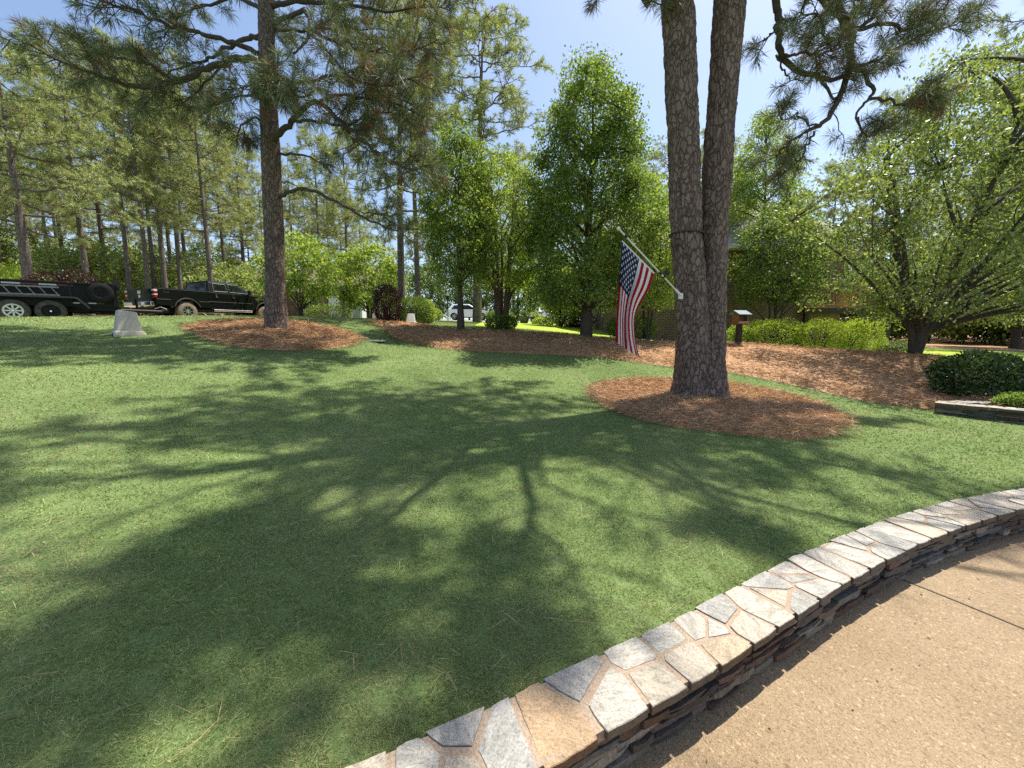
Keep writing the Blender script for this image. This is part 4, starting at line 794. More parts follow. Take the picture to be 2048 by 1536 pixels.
# --- shrubs
def shrub(px, d, rx, ry, h, m, n, leaf, label, seed, name='shrub', group=None, box=.35, up=.5, x=None, stems=True, lump=.18):
    x = X(px, d) if x is None else x; r = empty(name, (x, d, Z(x, d)), 0, label, 'shrub', group); rg = np.random.default_rng(seed)
    d_ = unit(rg.normal(size=(n, 3))); e = .5 + box; q = np.sign(d_) * np.abs(d_) ** (1 - box * .6); rad = 1 - np.abs(rg.normal(size=n)) * .14
    rad *= 1 + lump * np.array([noise.noise(Vector(v * 2.4) + Vector((seed, 0, 0))) for v in d_])
    P = q * rad[:, None] * np.array([rx, ry, h * .52]) + np.array([0, 0, h * .5]); k = P[:, 2] > .02; P, d_ = P[k], d_[k]
    D = d_ * .8 + rg.normal(size=P.shape) * .7 + np.array([0, 0, up]); V, F = kites(P, D, leaf * rg.uniform(.7, 1.3, len(P)), leaf * .5 * rg.uniform(.7, 1.2, len(P)), .1, None, .07)
    link('foliage', np_mesh('foliage', V, F, m), r)
    if stems:
        mb = MB()
        for i in range(16):
            a = i * 2.4; t = .35 + .6 * (i / 16) ** .5; mb.tube([(math.cos(a) * .06, math.sin(a) * .06, -.08), (math.cos(a) * rx * t * .5, math.sin(a) * ry * t * .5, h * .45), (math.cos(a) * rx * t * .9, math.sin(a) * ry * t * .9, h * .85 * (1.1 - t * .4))], [.022, .014, .006], 5)
        mb.build('stems', M['twig_dark'], r)
    return r
HG = None
shrub(1542, 13.6, 1.05, .65, 1.02, M['leaf_gold'], 9000, .055, 'long clipped yellow green shrub left in the row below the brick house', 51, 'hedge_shrub', HG, lump=.3)
shrub(1636, 13.1, .78, .62, 1.02, M['leaf_gold'], 7500, .055, 'rounded yellow green shrub in the middle of the clipped row', 52, 'hedge_shrub', HG, lump=.3)
shrub(1694, 13.2, .5, .5, .9, M['leaf_gold'], 5000, .055, 'small yellow green shrub nearly joined to the tall end one', 53, 'hedge_shrub', HG, lump=.3)
shrub(1722, 14.2, .62, .55, 1.2, M['leaf_gold'], 6000, .055, 'tallest yellow green shrub at the right end of the clipped row', 54, 'hedge_shrub', HG, lump=.3)
shrub(1787, 14.2, .6, .5, .42, M['leaf_grey'], 3500, .06, 'low grey green shrub under the deck post', 55, box=.1)
shrub(1968, 7.7, .84, .5, .86, M['leaf_gloss'], 9000, .075, 'dark glossy shrub behind the angled stone wall', 56, box=.2, lump=.22)
shrub(2042, 6.75, .32, .25, .34, M['leaf_pear'], 2200, .06, 'small light green plant inside the angled stone wall', 57, box=0, x=9.0)
shrub(777, 15.8, .52, .5, 1.5, M['leaf_red'], 5200, .075, 'dark red leaved upright shrub beside the straight pine', 58, box=.2)
shrub(830, 16.6, .68, .6, 1.12, M['leaf_dark'], 5200, .075, 'rounded dark green shrub right of the straight pine', 59, box=.1)
shrub(854, 17.4, .4, .5, 1.0, M['leaf_lime'], 3000, .08, 'light green shrub tucked behind the rounded dark one', 60, box=.1)
shrub(1003, 15.2, .62, .5, .55, M['leaf_dark'], 3000, .075, 'low dark green shrub at the foot of the reddish stems', 61, box=.1)
shrub(1155, 25, 1.0, .7, 1.2, M['leaf_red'], 2500, .12, 'reddish shrub behind the conical tree trunk', 62, box=.1)
shrub(1085, 25.5, .7, .6, .5, M['leaf_gold'], 1500, .1, 'low yellow green shrub by the pots at the back of the sunny lawn', 63, box=.1)
shrub(1000, 27, 1.0, .8, .8, M['leaf_dark'], 2500, .12, 'dark green shrub left of the pots at the back of the sunny lawn', 64, box=.1)
shrub(1262, 14.6, .9, .6, .9, M['leaf_dark'], 4000, .08, 'dark shaded shrub behind the hanging flag', 65, box=.1)
shrub(1480, 13.6, .45, .4, .75, M['leaf_lime'], 2500, .07, 'loose light green shrub behind the bird feeder post', 66, box=0)
shrub(30, 19.5, 1.7, 1.0, 2.55, M['leaf_gold'], 5000, .14, 'yellow green shrub rising above the trailer at the left edge', 67, box=.1)
shrub(105, 19.5, 1.0, .8, 1.95, M['leaf_gold'], 3000, .13, 'golden shrub behind the trailer left of the reddish one', 68, box=.1)
shrub(862, 30, .9, .6, 1.0, M['leaf_lime'], 2000, .13, 'pale shrub below the mailbox by the street', 69, box=.1)
shrub(660, 27, 1.6, .8, 1.0, M['leaf_dark'], 2500, .14, 'dark foundation shrub below the left brick house', 70, box=.2)

# ------------------------------------------------------------------ materials for made things
M['black_paint'] = plain('black_car_paint', (.007, .0075, .008), .3, spec=.25, coat=.1); M['black_metal'] = plain('black_trailer_paint', (.008, .008, .008), .55, spec=.25, bump=.1, scale=20, vary=.3)
M['black_plastic'] = plain('black_plastic', (.015, .015, .015), .6); M['chrome'] = plain('chrome', (.75, .75, .75), .15, 1.0); M['alloy'] = plain('alloy', (.6, .59, .55), .3, .9)
M['tyre'] = plain('dusty_tyre', (.085, .072, .06), .9, spec=.2, vary=.4, scale=9, bump=.2); M['tyre_dusty'] = plain('sandy_tyre', (.24, .18, .14), .95, spec=.1, vary=.3, scale=9); M['tyre_black'] = plain('black_tyre', (.018, .018, .018), .85, spec=.2)
M['glass'] = plain('tinted_glass', (.006, .008, .01), .05, spec=.8); M['red_lens'] = plain('red_lens', (.35, .01, .012), .15); M['white_lens'] = plain('clear_lens', (.7, .68, .66), .15); M['amber'] = plain('amber_lens', (.6, .22, .08), .3)
M['white_paint'] = plain('white_paint', (.78, .79, .78), .35, coat=.3); M['white_car'] = plain('white_car_paint', (.78, .80, .81), .2, coat=.9); M['plate'] = plain('plate_blue_white', (.55, .62, .75), .5)
M['tape_white'] = plain('reflective_white', (.62, .6, .6), .4); M['tape_red'] = plain('reflective_red', (.13, .02, .02), .4); M['steel'] = plain('worn_steel', (.20, .20, .20), .5, .5, vary=.4, scale=14)
M['tan_plastic'] = plain('tan_plastic', (.50, .445, .365), .6, spec=.35, vary=.05, scale=6); M['dark_hole'] = plain('dark_gap', (.01, .01, .01), .9)
def arch(cx, cz, r, zl, n=12):
    a0 = math.asin((zl - cz) / r); return [(cx - r * math.cos(a0 + (math.pi - 2 * a0) * t / n), cz + r * math.sin(a0 + (math.pi - 2 * a0) * t / n)) for t in range(n + 1)]
def wheel(parent, c, r, w, rim_r, sgn, tm, rm, spokes=8, hub=True):
    """round tyre with its rim as a part of the wheel; sgn = side the face looks to (local y)"""
    t = MB(); h = w / 2
    t.lathe([(-h, rim_r), (-h * 1.0, r * .86), (-h * .8, r * .97), (-h * .5, r), (h * .5, r), (h * .8, r * .97), (h, r * .86), (h, rim_r)], c, (0, 1, 0), 36, closed=True)
    for k in range(44):
        a = 2 * math.pi * k / 44; t.box((c[0] + math.cos(a) * r, c[1], c[2] + math.sin(a) * r), (.016, w * .78, r * .07), rot=Matrix.Rotation(-a, 3, 'Y'))
    wo = t.build('wheel', tm, parent, smooth=40)
    m_ = MB(); fy = c[1] + sgn * h * .62
    m_.lathe([(0, rim_r * .80), (sgn * h * .36, rim_r * .86), (sgn * h * .40, rim_r * 1.02), (sgn * h * .2, rim_r * 1.03), (sgn * -h * 1.2, rim_r * .98)], (c[0], fy, c[2]), (0, 1, 0), 32, caps=False)
    m_.lathe([(sgn * .01, .02), (sgn * .03, rim_r * .30), (sgn * .0, rim_r * .36), (-sgn * .05, rim_r * .36)], (c[0], fy, c[2]), (0, 1, 0), 20)
    for k in range(spokes):
        a = 2 * math.pi * k / spokes; m_.box((c[0] + math.cos(a) * rim_r * .58, fy + sgn * .012, c[2] + math.sin(a) * rim_r * .58), (rim_r * .56, .03, rim_r * .2), rot=Matrix.Rotation(-a, 3, 'Y'), taper=1)
    m_.build('rim', rm, wo, smooth=35)
    d_ = MB(); d_.lathe([(-sgn * .03, rim_r * .84), (-sgn * .02, rim_r * .84)], (c[0], fy, c[2]), (0, 1, 0), 24); d_.build('brake_disc', M['black_plastic'], wo)
    if hub: hb = MB(); hb.lathe([(0, rim_r * .2), (sgn * .05, rim_r * .19), (sgn * .07, rim_r * .12)], (c[0], fy + sgn * .01, c[2]), (0, 1, 0), 16); hb.build('hub_cap', M['chrome'], wo, smooth=40)
    return wo
def side_quad(name, m, parent, pts, n_off, thick=.012, frame=None, fm=None, fw=.025):
    """a pane given by its corners, with an optional frame round it"""
    pts = [Vector(p) for p in pts]; nn = (pts[1] - pts[0]).cross(pts[2] - pts[0]).normalized(); nn = nn if nn.dot(Vector(n_off)) > 0 else -nn
    k = len(pts); b = MB(); b.add([p - nn * .02 for p in pts] + [p + nn * thick for p in pts], [tuple(range(k - 1, -1, -1)), tuple(range(k, 2 * k))] + [(i, (i + 1) % k, (i + 1) % k + k, i + k) for i in range(k)])
    o = b.build(name, m, parent)
    if frame:
        f = MB(); lp_ = [p + nn * (thick + .002) for p in pts]
        for i in range(k):
            a, c = lp_[i], lp_[(i + 1) % k]; d = (c - a).normalized(); f.tube([a - d * fw * .4, c + d * fw * .4], fw / 2, 6)
        f.build(frame, fm, o)
    return o

# ------------------------------------------------------------------ black crew cab pickup
tk = empty('pickup_truck', (-16.22, 18.80, Z(-16.22, 18.8) - .04), R(71.3), 'black crew cab pickup truck with chrome trim hitched ahead of the trailer', 'truck')
tk.rotation_euler = (0, -R(2.2), R(71.3)); tk.location.z = 2.53
b = MB()
for s in (-1, 1): b.prism([(-1.25, .70), (-.54, .64)] + arch(0, .44, .55, .64) + [(.54, .64), (.985, .60), (.985, 1.42), (-1.25, 1.40)], s * 1.0, s * .86)
b.prism([(.86, .62), (.985, .62), (.985, 1.42), (.86, 1.42)], -.86, .86); b.box((-.15, 0, .82), (2.1, 1.7, .06))
b.build('bed', M['black_paint'], tk, bevel=.02)
for s in (-1, 1):
    b = MB(); b.box((-.13, s * .94, 1.428), (2.2, .11, .03)); b.build('rail_cap', M['black_plastic'], tk)
    for c in (0, 3.97):
        b = MB(); ap = arch(c, .44, .575, .62, 14); b.tube([(x, s * 1.0, z) for x, z in ap], .035, 6); b.build('wheel_arch_flare', M['black_plastic'], tk, smooth=40)
b = MB(); b.prism([(1.0, .56), (3.32, .56), (3.32, 1.37), (1.0, 1.41)], -.99, .99); body = b.build('body', M['black_paint'], tk, bevel=.035)
b = MB(); b.prism([(3.322, .60), (3.42, .62)] + arch(3.97, .44, .55, .62) + [(4.52, .62), (4.86, .62), (4.92, .9), (4.90, 1.2), (4.78, 1.30), (3.322, 1.36)], -.98, .98); b.build('front_wings', M['black_paint'], tk, bevel=.04, seg=3)
b = MB(); b.prism([(3.35, 1.33), (4.82, 1.26), (4.78, 1.345), (4.3, 1.40), (3.35, 1.43)], -.72, .72); b.build('bonnet', M['black_paint'], tk, bevel=.03)
b = MB(); b.add([(1.04, -.95, 1.38), (3.42, -.95, 1.36), (3.42, .95, 1.36), (1.04, .95, 1.38), (1.18, -.77, 1.93), (2.62, -.77, 1.95), (2.62, .77, 1.95), (1.18, .77, 1.93)], [(3, 2, 1, 0), (4, 5, 6, 7), (0, 1, 5, 4), (1, 2, 6, 5), (2, 3, 7, 6), (3, 0, 4, 7)])
b.add([(1.2, -.70, 1.94), (2.55, -.70, 1.955), (2.55, .70, 1.955), (1.2, .70, 1.94), (1.28, -.6, 1.985), (2.45, -.6, 1.995), (2.45, .6, 1.995), (1.28, .6, 1.985)], [(4, 5, 6, 7), (0, 1, 5, 4), (1, 2, 6, 5), (2, 3, 7, 6), (3, 0, 4, 7)])
b.build('cab_roof', M['black_paint'], tk, bevel=.045, seg=3)
def sy(z): return .95 - (z - 1.38) / .56 * .18
for s in (-1, 1):
    side_quad('rear_window_pane', M['glass'], tk, [(1.30, s * sy(1.45), 1.45), (1.98, s * sy(1.45), 1.45), (1.96, s * sy(1.84), 1.84), (1.36, s * sy(1.84), 1.84)], (0, s, .2), .008, 'window_frame', M['chrome'])
    side_quad('front_window_pane', M['glass'], tk, [(2.10, s * sy(1.45), 1.45), (3.12, s * sy(1.43), 1.43), (2.62, s * sy(1.85), 1.85), (2.10, s * sy(1.85), 1.85)], (0, s, .2), .008, 'window_frame', M['chrome'])
    for x0, x1, nm_ in ((1.22, 2.02, 'rear_door'), (2.06, 3.22, 'front_door')):
        b = MB(); b.prism([(x0, .64), (x1, .64), (x1, 1.34), (x0, 1.36)], s * .975, s * 1.002); dr = b.build(nm_, M['black_paint'], tk, bevel=.012)
        h = MB(); h.box((x0 + .13, s * 1.02, 1.22), (.045, .03, .17)); h.box((x0 + .16, s * 1.012, 1.17), (.10, .03, .055)); h.build('handle', M['chrome'], dr, bevel=.008)
    b = MB(); b.box((-.93, s * 1.004, .93), (.55, .012, .025)); b.box((2.1, s * 1.006, .93), (2.3, .012, .028)); b.box((-.1, s * .99, 1.385), (2.1, .03, .014)); b.box((.75, s * 1.004, .90), (.44, .012, .026)); b.box((2.2, s * .985, 1.375), (2.2, .02, .018)); b.build('side_trim', plain('satin_trim', (.22, .22, .22), .35, .6), tk)
    b = MB(); b.tube([(1.12, s * 1.04, .50), (3.12, s * 1.04, .50)], .06, 10); b.build('running_board', M['chrome'], tk, smooth=50)
    b = MB(); b.prism([(-1.285, .98), (-1.18, .98), (-1.16, 1.36), (-1.27, 1.36)], s * 1.012, s * .86); tl = b.build('tail_light', M['red_lens'], tk, bevel=.012)
    b = MB(); b.prism([(-1.29, 1.27), (-1.155, 1.27), (-1.155, 1.345), (-1.285, 1.345)], s * 1.016, s * .855); b.build('clear_lens', M['white_lens'], tl); b = MB(); b.prism([(-1.293, 1.10), (-1.165, 1.10), (-1.165, 1.15), (-1.29, 1.15)], s * 1.016, s * .855); b.build('clear_lens', M['white_lens'], tl)
    b = MB(); b.box((3.06, s * 1.10, 1.50), (.10, .20, .24)); b.tube([(3.12, s * .93, 1.42), (3.1, s * 1.04, 1.45)], .03, 6); mr = b.build('mirror', M['black_plastic'], tk, bevel=.03)
    b = MB(); b.box((3.115, s * 1.16, 1.46), (.02, .08, .12)); b.build('mirror_lamp', M['amber'], mr)
    for xw in (0, 3.97): wheel(tk, (xw, s * .86, .42), .42, .27, .255, s, M['tyre_dusty'], M['alloy'], 8)
    b = MB(); b.prism([(3.46, 1.10), (3.64, 1.14), (3.66, 1.24), (3.42, 1.24)], s * .992, s * .975); b.build('badge', M['chrome'], tk)
    b = MB(); b.box((4.88, s * .72, 1.04), (.06, .42, .26)); b.build('headlight', M['white_lens'], tk, bevel=.02)
b = MB()
b.add([(1.07, -.78, 1.45), (1.07, .78, 1.45), (1.145, .68, 1.84), (1.145, -.68, 1.84)], [(0, 1, 2, 3)]); 
side_quad('rear_glass', M['glass'], tk, [(1.056, -.78, 1.47), (1.056, .78, 1.47), (1.148, .66, 1.84), (1.148, -.66, 1.84)], (-1, 0, .2), .006, 'window_frame', M['black_plastic'], .03)
side_quad('windscreen', M['glass'], tk, [(3.26, -.80, 1.46), (3.26, .80, 1.46), (2.72, .68, 1.88), (2.72, -.68, 1.88)], (1, 0, .5), .006, 'window_frame', M['black_plastic'], .03)
b = MB(); b.box((-1.26, 0, 1.03), (.06, 1.70, .72)); tg = b.build('tailgate', M['black_paint'], tk, bevel=.02)
b = MB(); b.box((-1.295, 0, 1.25), (.02, .20, .13)); b.build('tailgate_handle', M['chrome'], tg, bevel=.015)
b = MB(); b.lathe([(0, .02), (.004, .075), (.012, .072)], (-1.29, 0, 1.07), (-1, 0, 0), 20); em = b.build('emblem', M['chrome'], tg, smooth=40); 
b = MB(); b.box((-1.36, 0, .72), (.16, 1.9, .20)); b.box((-1.37, 0, .62), (.12, 1.2, .06)); bm_ = b.build('rear_bumper', M['chrome'], tk, bevel=.03)
b = MB(); b.box((-1.446, -.15, .72), (.012, .30, .155)); b.build('number_plate', M['plate'], bm_)
b = MB(); b.box((-1.447, .15, .74), (.014, .26, .16)); b.build('plate_recess', M['black_plastic'], bm_)
b = MB(); b.box((4.93, 0, .68), (.16, 1.9, .24)); b.build('front_bumper', M['chrome'], tk, bevel=.04)
b = MB(); b.box((1.8, 0, .52), (5.6, .9, .16)); b.tube([(0, -.8, .42), (0, .8, .42)], .08, 8); b.tube([(3.97, -.8, .42), (3.97, .8, .42)], .07, 8); b.box((-1.45, 0, .50), (.35, .08, .07)); b.box((0, 0, .8), (1.0, 1.2, .2)); b.build('chassis', M['black_plastic'], tk)
def text(body, size, parent, loc, rot, m, name, ext=.003):
    c = bpy.data.curves.new(name, 'FONT'); c.body = body; c.size = size; c.extrude = ext; c.align_x = 'CENTER'; c.align_y = 'CENTER'; c.materials.append(m)
    t = bpy.data.objects.new('lettering', c); COL.objects.link(t); bpy.context.view_layer.update(); me = bpy.data.meshes.new_from_object(t.evaluated_get(bpy.context.evaluated_depsgraph_get())); bpy.data.objects.remove(t)
    o = link(name, me, parent, loc); o.rotation_euler = rot; return o
text('4x4', .17, tk, (-.82, -1.004, 1.24), (R(90), 0, 0), M['chrome'], 'badge_lettering')

# ------------------------------------------------------------------ black dump trailer
tl = empty('dump_trailer', (-18.0, 14.84, 2.25), R(45), 'black tandem axle dump trailer with a ladder rack and spare wheel', 'trailer'); tl.rotation_euler = (0, -R(1.5), R(45))
b = MB()
for s in (-1, 1): b.box((-.25, s * .93, 1.02), (4.9, .06, .86)); b.box((-.25, s * .95, 1.46), (4.96, .12, .07))
b.box((2.17, 0, 1.05), (.06, 1.8, .92)); b.box((-2.67, 0, 1.0), (.06, 1.8, .82)); b.box((-.25, 0, .62), (4.8, 1.8, .08))
for x in (-2.4, -1.6, .95, 2.1):
    for s in (-1, 1): b.box((x, s * .985, 1.02), (.08, .06, .8))
tb = b.build('dump_body', M['black_metal'], tl, bevel=.01)
b = MB()
for s in (-1, 1): b.box((-.2, s * .55, .48), (5.0, .10, .16)); b.tube([(2.2, s * .7, .50), (3.55, 0, .50)], .06, 6)
for x in (-.43, .43): b.tube([(x, -.95, .39), (x, .95, .39)], .05, 8)
b.box((3.6, 0, .52), (.3, .1, .1)); b.box((1.75, 0, .52), (.9, 1.7, .12)); b.box((1.75, -.88, .53), (1.0, .08, .16)); b.build('chassis', M['black_metal'], tl)
b = MB(); b.tube([(2.75, .12, 1.05), (2.75, .12, .12)], .045, 8); b.box((2.75, .12, .1), (.18, .18, .03)); b.tube([(2.75, .12, 1.0), (2.75, -.1, 1.02)], .015, 6); b.build('jack', M['black_metal'], tl)
b = MB(); b.box((3.62, 0, .56), (.22, .09, .09)); b.tube([(3.3, .0, .62), (3.5, .05, .72), (3.7, .02, .62)], .015, 5); b.build('coupler', M['steel'], tl)
for s in (-1, 1):
    b = MB(); prof = [(-1.42, .52), (-1.14, .89), (-1.05, .915), (1.05, .915), (1.14, .89), (1.42, .52), (1.38, .50), (1.10, .86), (1.03, .875), (-1.03, .875), (-1.10, .86), (-1.38, .50)]
    b.prism(prof, s * .965, s * 1.24); b.tube([(x, s * 1.235, z) for x, z in prof[:6]], .018, 6); b.build('mudguard', plain('mudguard_paint', (.03, .03, .03), .35), tl)
    for i, x in enumerate((-.43, .43)): wheel(tl, (x, s * 1.09, .39), .39, .24, .235, s, M['tyre'], M['white_lens'] if x < 0 else M['black_metal'], 8)
b = MB(); ya = -1.06
for z in (1.27, .985): b.box((-.95, ya, z), (3.3, .05, .055))
for k in range(12): x = -2.5 + k * .275; b.tube([(x, ya, 1.25), (x + .13, ya, 1.0)], .024, 4)
b.build('ladder_ramp', M['steel'], tl)
b = MB(); b2 = MB()
for k in range(9): (b if k % 2 else b2).box((-2.5 + k * .42, -.966, 1.37), (.40 if k % 2 == 0 else .42, .012, .055))
for k in range(4): (b if k % 2 == 0 else b2).box((1.05 + k * .22, -.966, .73), (.21, .012, .045))
b.build('reflective_tape', M['tape_white'], tl); b2.build('red_tape', M['tape_red'], tl)
wheel(tl, (1.76, -1.10, 1.13), .37, .22, .22, -1, M['tyre_black'], M['black_metal'], 8, False)
b = MB(); b.box((1.76, -1.0, 1.13), (.12, .12, .12)); b.build('spare_bracket', M['black_metal'], tl)
b = MB(); b.tube([(2.2, -.95, 1.58), (2.2, .95, 1.58)], .08, 10); b.box((2.2, -.92, 1.52), (.22, .14, .24)); b.box((2.2, .92, 1.52), (.22, .14, .24)); b.build('tarp_roll', M['black_plastic'], tl, smooth=50)
for i, (x, y, w_, h_, sd) in enumerate([(.35, .2, .75, .55, 81), (1.1, .1, .7, .75, 82)]):
    p = Vector((-18.0, 14.84, 0)) + Matrix.Rotation(R(45), 3, 'Z') @ Vector((x, y, 0)); sh = shrub(0, p.y, w_, .6, h_ + .35, M['leaf_red'], 1800, .09, ('reddish cut branches loaded in the trailer', 'dark purple cut branches loaded in the trailer by the spare wheel')[i], sd, 'cut_branches', None, 0, x=p.x); sh.location.z = 2.25 + 1.0

# ------------------------------------------------------------------ white cars by the street
def car(name, loc, rz, label):
    c = empty(name, loc, rz, label, 'car')
    b = MB(); b.prism([(-.62, .34), (-.36, .30)] + arch(0, .31, .36, .32, 10) + [(.36, .28), (2.24, .28)] + arch(2.6, .31, .36, .32, 10) + [(2.98, .30), (3.38, .34), (3.46, .50), (3.40, .72), (3.1, .82), (2.3, .94), (-.3, .98), (-.66, .94), (-.72, .62)], -.86, .86); b.build('body', M['white_car'], c, bevel=.06, seg=3)
    b = MB(); b.add([(-.62, -.82, .95), (2.35, -.82, .92), (2.35, .82, .92), (-.62, .82, .95), (-.15, -.62, 1.46), (1.35, -.62, 1.48), (1.35, .62, 1.48), (-.15, .62, 1.46)], [(3, 2, 1, 0), (4, 5, 6, 7), (0, 1, 5, 4), (1, 2, 6, 5), (2, 3, 7, 6), (3, 0, 4, 7)]); b.build('roof', M['white_car'], c, bevel=.05, seg=3)
    yy = lambda z: .82 - (z - .95) / .52 * .2
    for s in (-1, 1):
        for q in ([(-.30, .98), (.62, .98), (.60, 1.38), (.02, 1.36)], [(.70, .98), (2.0, .97), (1.35, 1.38), (.68, 1.38)]): side_quad('window', M['glass'], c, [(x, s * yy(z), z) for x, z in q], (0, s, .2), .006)
        for xw in (0, 2.6): wheel(c, (xw, s * .76, .31), .31, .2, .2, s, M['tyre_black'], M['alloy'], 5, False)
        b = MB(); b.box((-.67, s * .72, .82), (.1, .22, .18)); b.build('tail_light', M['red_lens'], c, bevel=.02)
        b = MB(); b.box((3.36, s * .62, .68), (.14, .36, .13)); b.build('headlight', M['white_lens'], c, bevel=.03)
        b = MB(); b.box((1.95, s * .92, 1.0), (.12, .16, .11)); b.build('mirror', M['white_car'], c, bevel=.03)
        b = MB(); b.box((.45, s * .868, .8), (.14, .02, .03)); b.box((1.5, s * .868, .8), (.14, .02, .03)); b.build('handle', M['chrome'], c)
    side_quad('windscreen', M['glass'], c, [(2.22, -.7, .99), (2.22, .7, .99), (1.47, .58, 1.41), (1.47, -.58, 1.41)], (1, 0, .5), .006); side_quad('rear_glass', M['glass'], c, [(-.53, -.66, 1.05), (-.53, .66, 1.05), (-.24, .58, 1.38), (-.24, -.58, 1.38)], (-1, 0, .3), .006)
    b = MB(); b.box((1.4, 0, .33), (3.6, 1.3, .12)); b.build('underbody', M['black_plastic'], c); return c
x0 = X(911, 37.5); car('parked_car', (x0, 37.5, Z(x0, 37.5) + .06), R(3), 'white hatchback parked on the street behind the slim tree')
x0 = X(1090, 38.5); car('parked_car', (x0, 38.5, Z(x0, 38.5) + .06), R(100), 'white car seen in part right of the tree trunks')

# ------------------------------------------------------------------ flag on its pole
pole_a = Vector(at(1362, 591, 6.84)); pole_b = Vector(at(1237, 457, 6.22)); pd = (pole_b - pole_a).normalized()
fp = empty('flag_pole', pole_a, 0, 'white angled flag pole fixed to the left trunk of the double pine', 'flag pole')
b = MB(); b.tube([pd * .04, pole_b - pole_a], .0125, 12); b.build('pole', M['white_paint'], fp, smooth=50)
b = MB(); e = pole_b - pole_a; b.lathe([(-.03, .008), (-.022, .022), (0, .03), (.02, .023), (.03, .006)], e, pd, 16); b.build('finial', M['white_paint'], fp, smooth=60)
b = MB(); b.tube([(0, 0, 0), pd * .16], .022, 12); b.box((0.0, .015, -.01), (.07, .05, .10)); b.tube([pd * .05 + Vector((.03, 0, 0)), Vector((.03, 0, -.06))], .012, 6); b.build('bracket', M['white_paint'], fp, bevel=.006)
def along(t): return pd * ((pole_b - pole_a).length * t)
b = MB(); b.lathe([(-.03, .018), (-.03, .026), (.03, .026), (.03, .018)], along(.36), pd, 14); b.lathe([(-.03, .018), (-.03, .024), (.02, .024), (.02, .018)], along(.90), pd, 14)
k1 = along(.30); b.lathe([(-.014, .018), (-.014, .024), (.014, .024), (.014, .018)], k1, pd, 12); b.tube([k1, k1 + Vector((.02, -.01, .06))], .010, 6); b.box(tuple(k1 + Vector((.045, -.01, .07))), (.10, .035, .05), rot=Matrix.Rotation(R(35), 3, 'Y')); b.build('flag_clips', M['black_plastic'], fp, smooth=40)
LE = catmull([(1244, 480), (1240, 530), (1236, 590), (1232, 640), (1230, 683)], 10); RE = catmull([(1309, 545), (1297, 580), (1277, 615), (1270, 640), (1272, 680), (1280, 716)], 10)
def pick(c, v): x = v * (len(c) - 1); i = min(int(x), len(c) - 2); return c[i] + (c[i + 1] - c[i]) * (x - i)
def flag_pos(u, v):
    a, c = pick(LE, v), pick(RE, v); g = u + .055 * v * math.sin(u * 6.28 * 1.5 + .4)
    px, py = a + (c - a) * g; py += 12 * v * math.sin(u * 3.14) * (1 - v)
    d = 6.24 + (.30 * u) * (1 - v) + .12 * v * u + min(1, v * 2.2 + .1) * (.060 * math.sin(u * 6.28 * 2.3 + 1.0 + .8 * v) + .03 * math.sin(u * 6.28 * 4.1 + 2 * v)) * min(1, 8 * u * (1.02 - u) + .2)
    return Vector(at(px, py, d))
NU, NV = 52, 60
fm = MB()
vv = [flag_pos(i / NU, j / NV) for i in range(NU + 1) for j in range(NV + 1)]; ff, fi = [], []
for i in range(NU):
    for j in range(NV):
        q = i * (NV + 1) + j; ff.append((q, q + 1, q + NV + 2, q + NV + 1)); st = i * 13 // NU
        fi.append(2 if (st < 7 and j < 24) else 0 if st % 2 == 0 else 1)
        if j == 0: fi[-1] = 1
fm.v = [tuple(p) for p in vv]; fm.f = ff; fm.m = fi
def cloth(name, col):
    m, nt, b_ = mat(name); b_.inputs['Base Color'].default_value = (*col, 1); b_.inputs['Roughness'].default_value = .75; b_.inputs['Specular IOR Level'].default_value = .2
    t = nt.nodes.new('ShaderNodeBsdfTranslucent'); t.inputs[0].default_value = (*col, 1); mx = nt.nodes.new('ShaderNodeMixShader'); mx.inputs[0].default_value = .3
    nt.links.new(b_.outputs[0], mx.inputs[1]); nt.links.new(t.outputs[0], mx.inputs[2]); nt.links.new(mx.outputs[0], nt.nodes['Material Output'].inputs['Surface']); return m
for row in range(9):
    for col_ in range(6 if row % 2 == 0 else 5):
        uc = (7 / 13) * (row + 1) / 10; vc = .4 * ((2 * col_ + 1 if row % 2 == 0 else 2 * col_ + 2)) / 12
        for sd in (1, -1):
            pts = []
            p0 = flag_pos(uc, vc); du = flag_pos(uc + .01, vc) - p0; dv2 = flag_pos(uc, vc + .01) - p0; nn = du.cross(dv2).normalized() * .003 * sd
            for k in range(10):
                r_ = .034 if k % 2 == 0 else .0135; a = math.pi * k / 5; pts.append(flag_pos(uc + r_ * math.sin(a), vc + r_ * .58 * math.cos(a)) + nn)
            fm.add([p0 + nn] + pts, [(0, k + 1, (k + 1) % 10 + 1) for k in range(10)], 3)
fo = fm.build('flag', [cloth('flag_red', (.40, .006, .018)), cloth('flag_white', (.80, .80, .82)), cloth('flag_blue', (.012, .018, .06)), cloth('flag_star', (.8, .8, .82))], None, smooth=60)
tag(fo, 'stars and stripes flag hanging in folds from the white pole', 'flag')

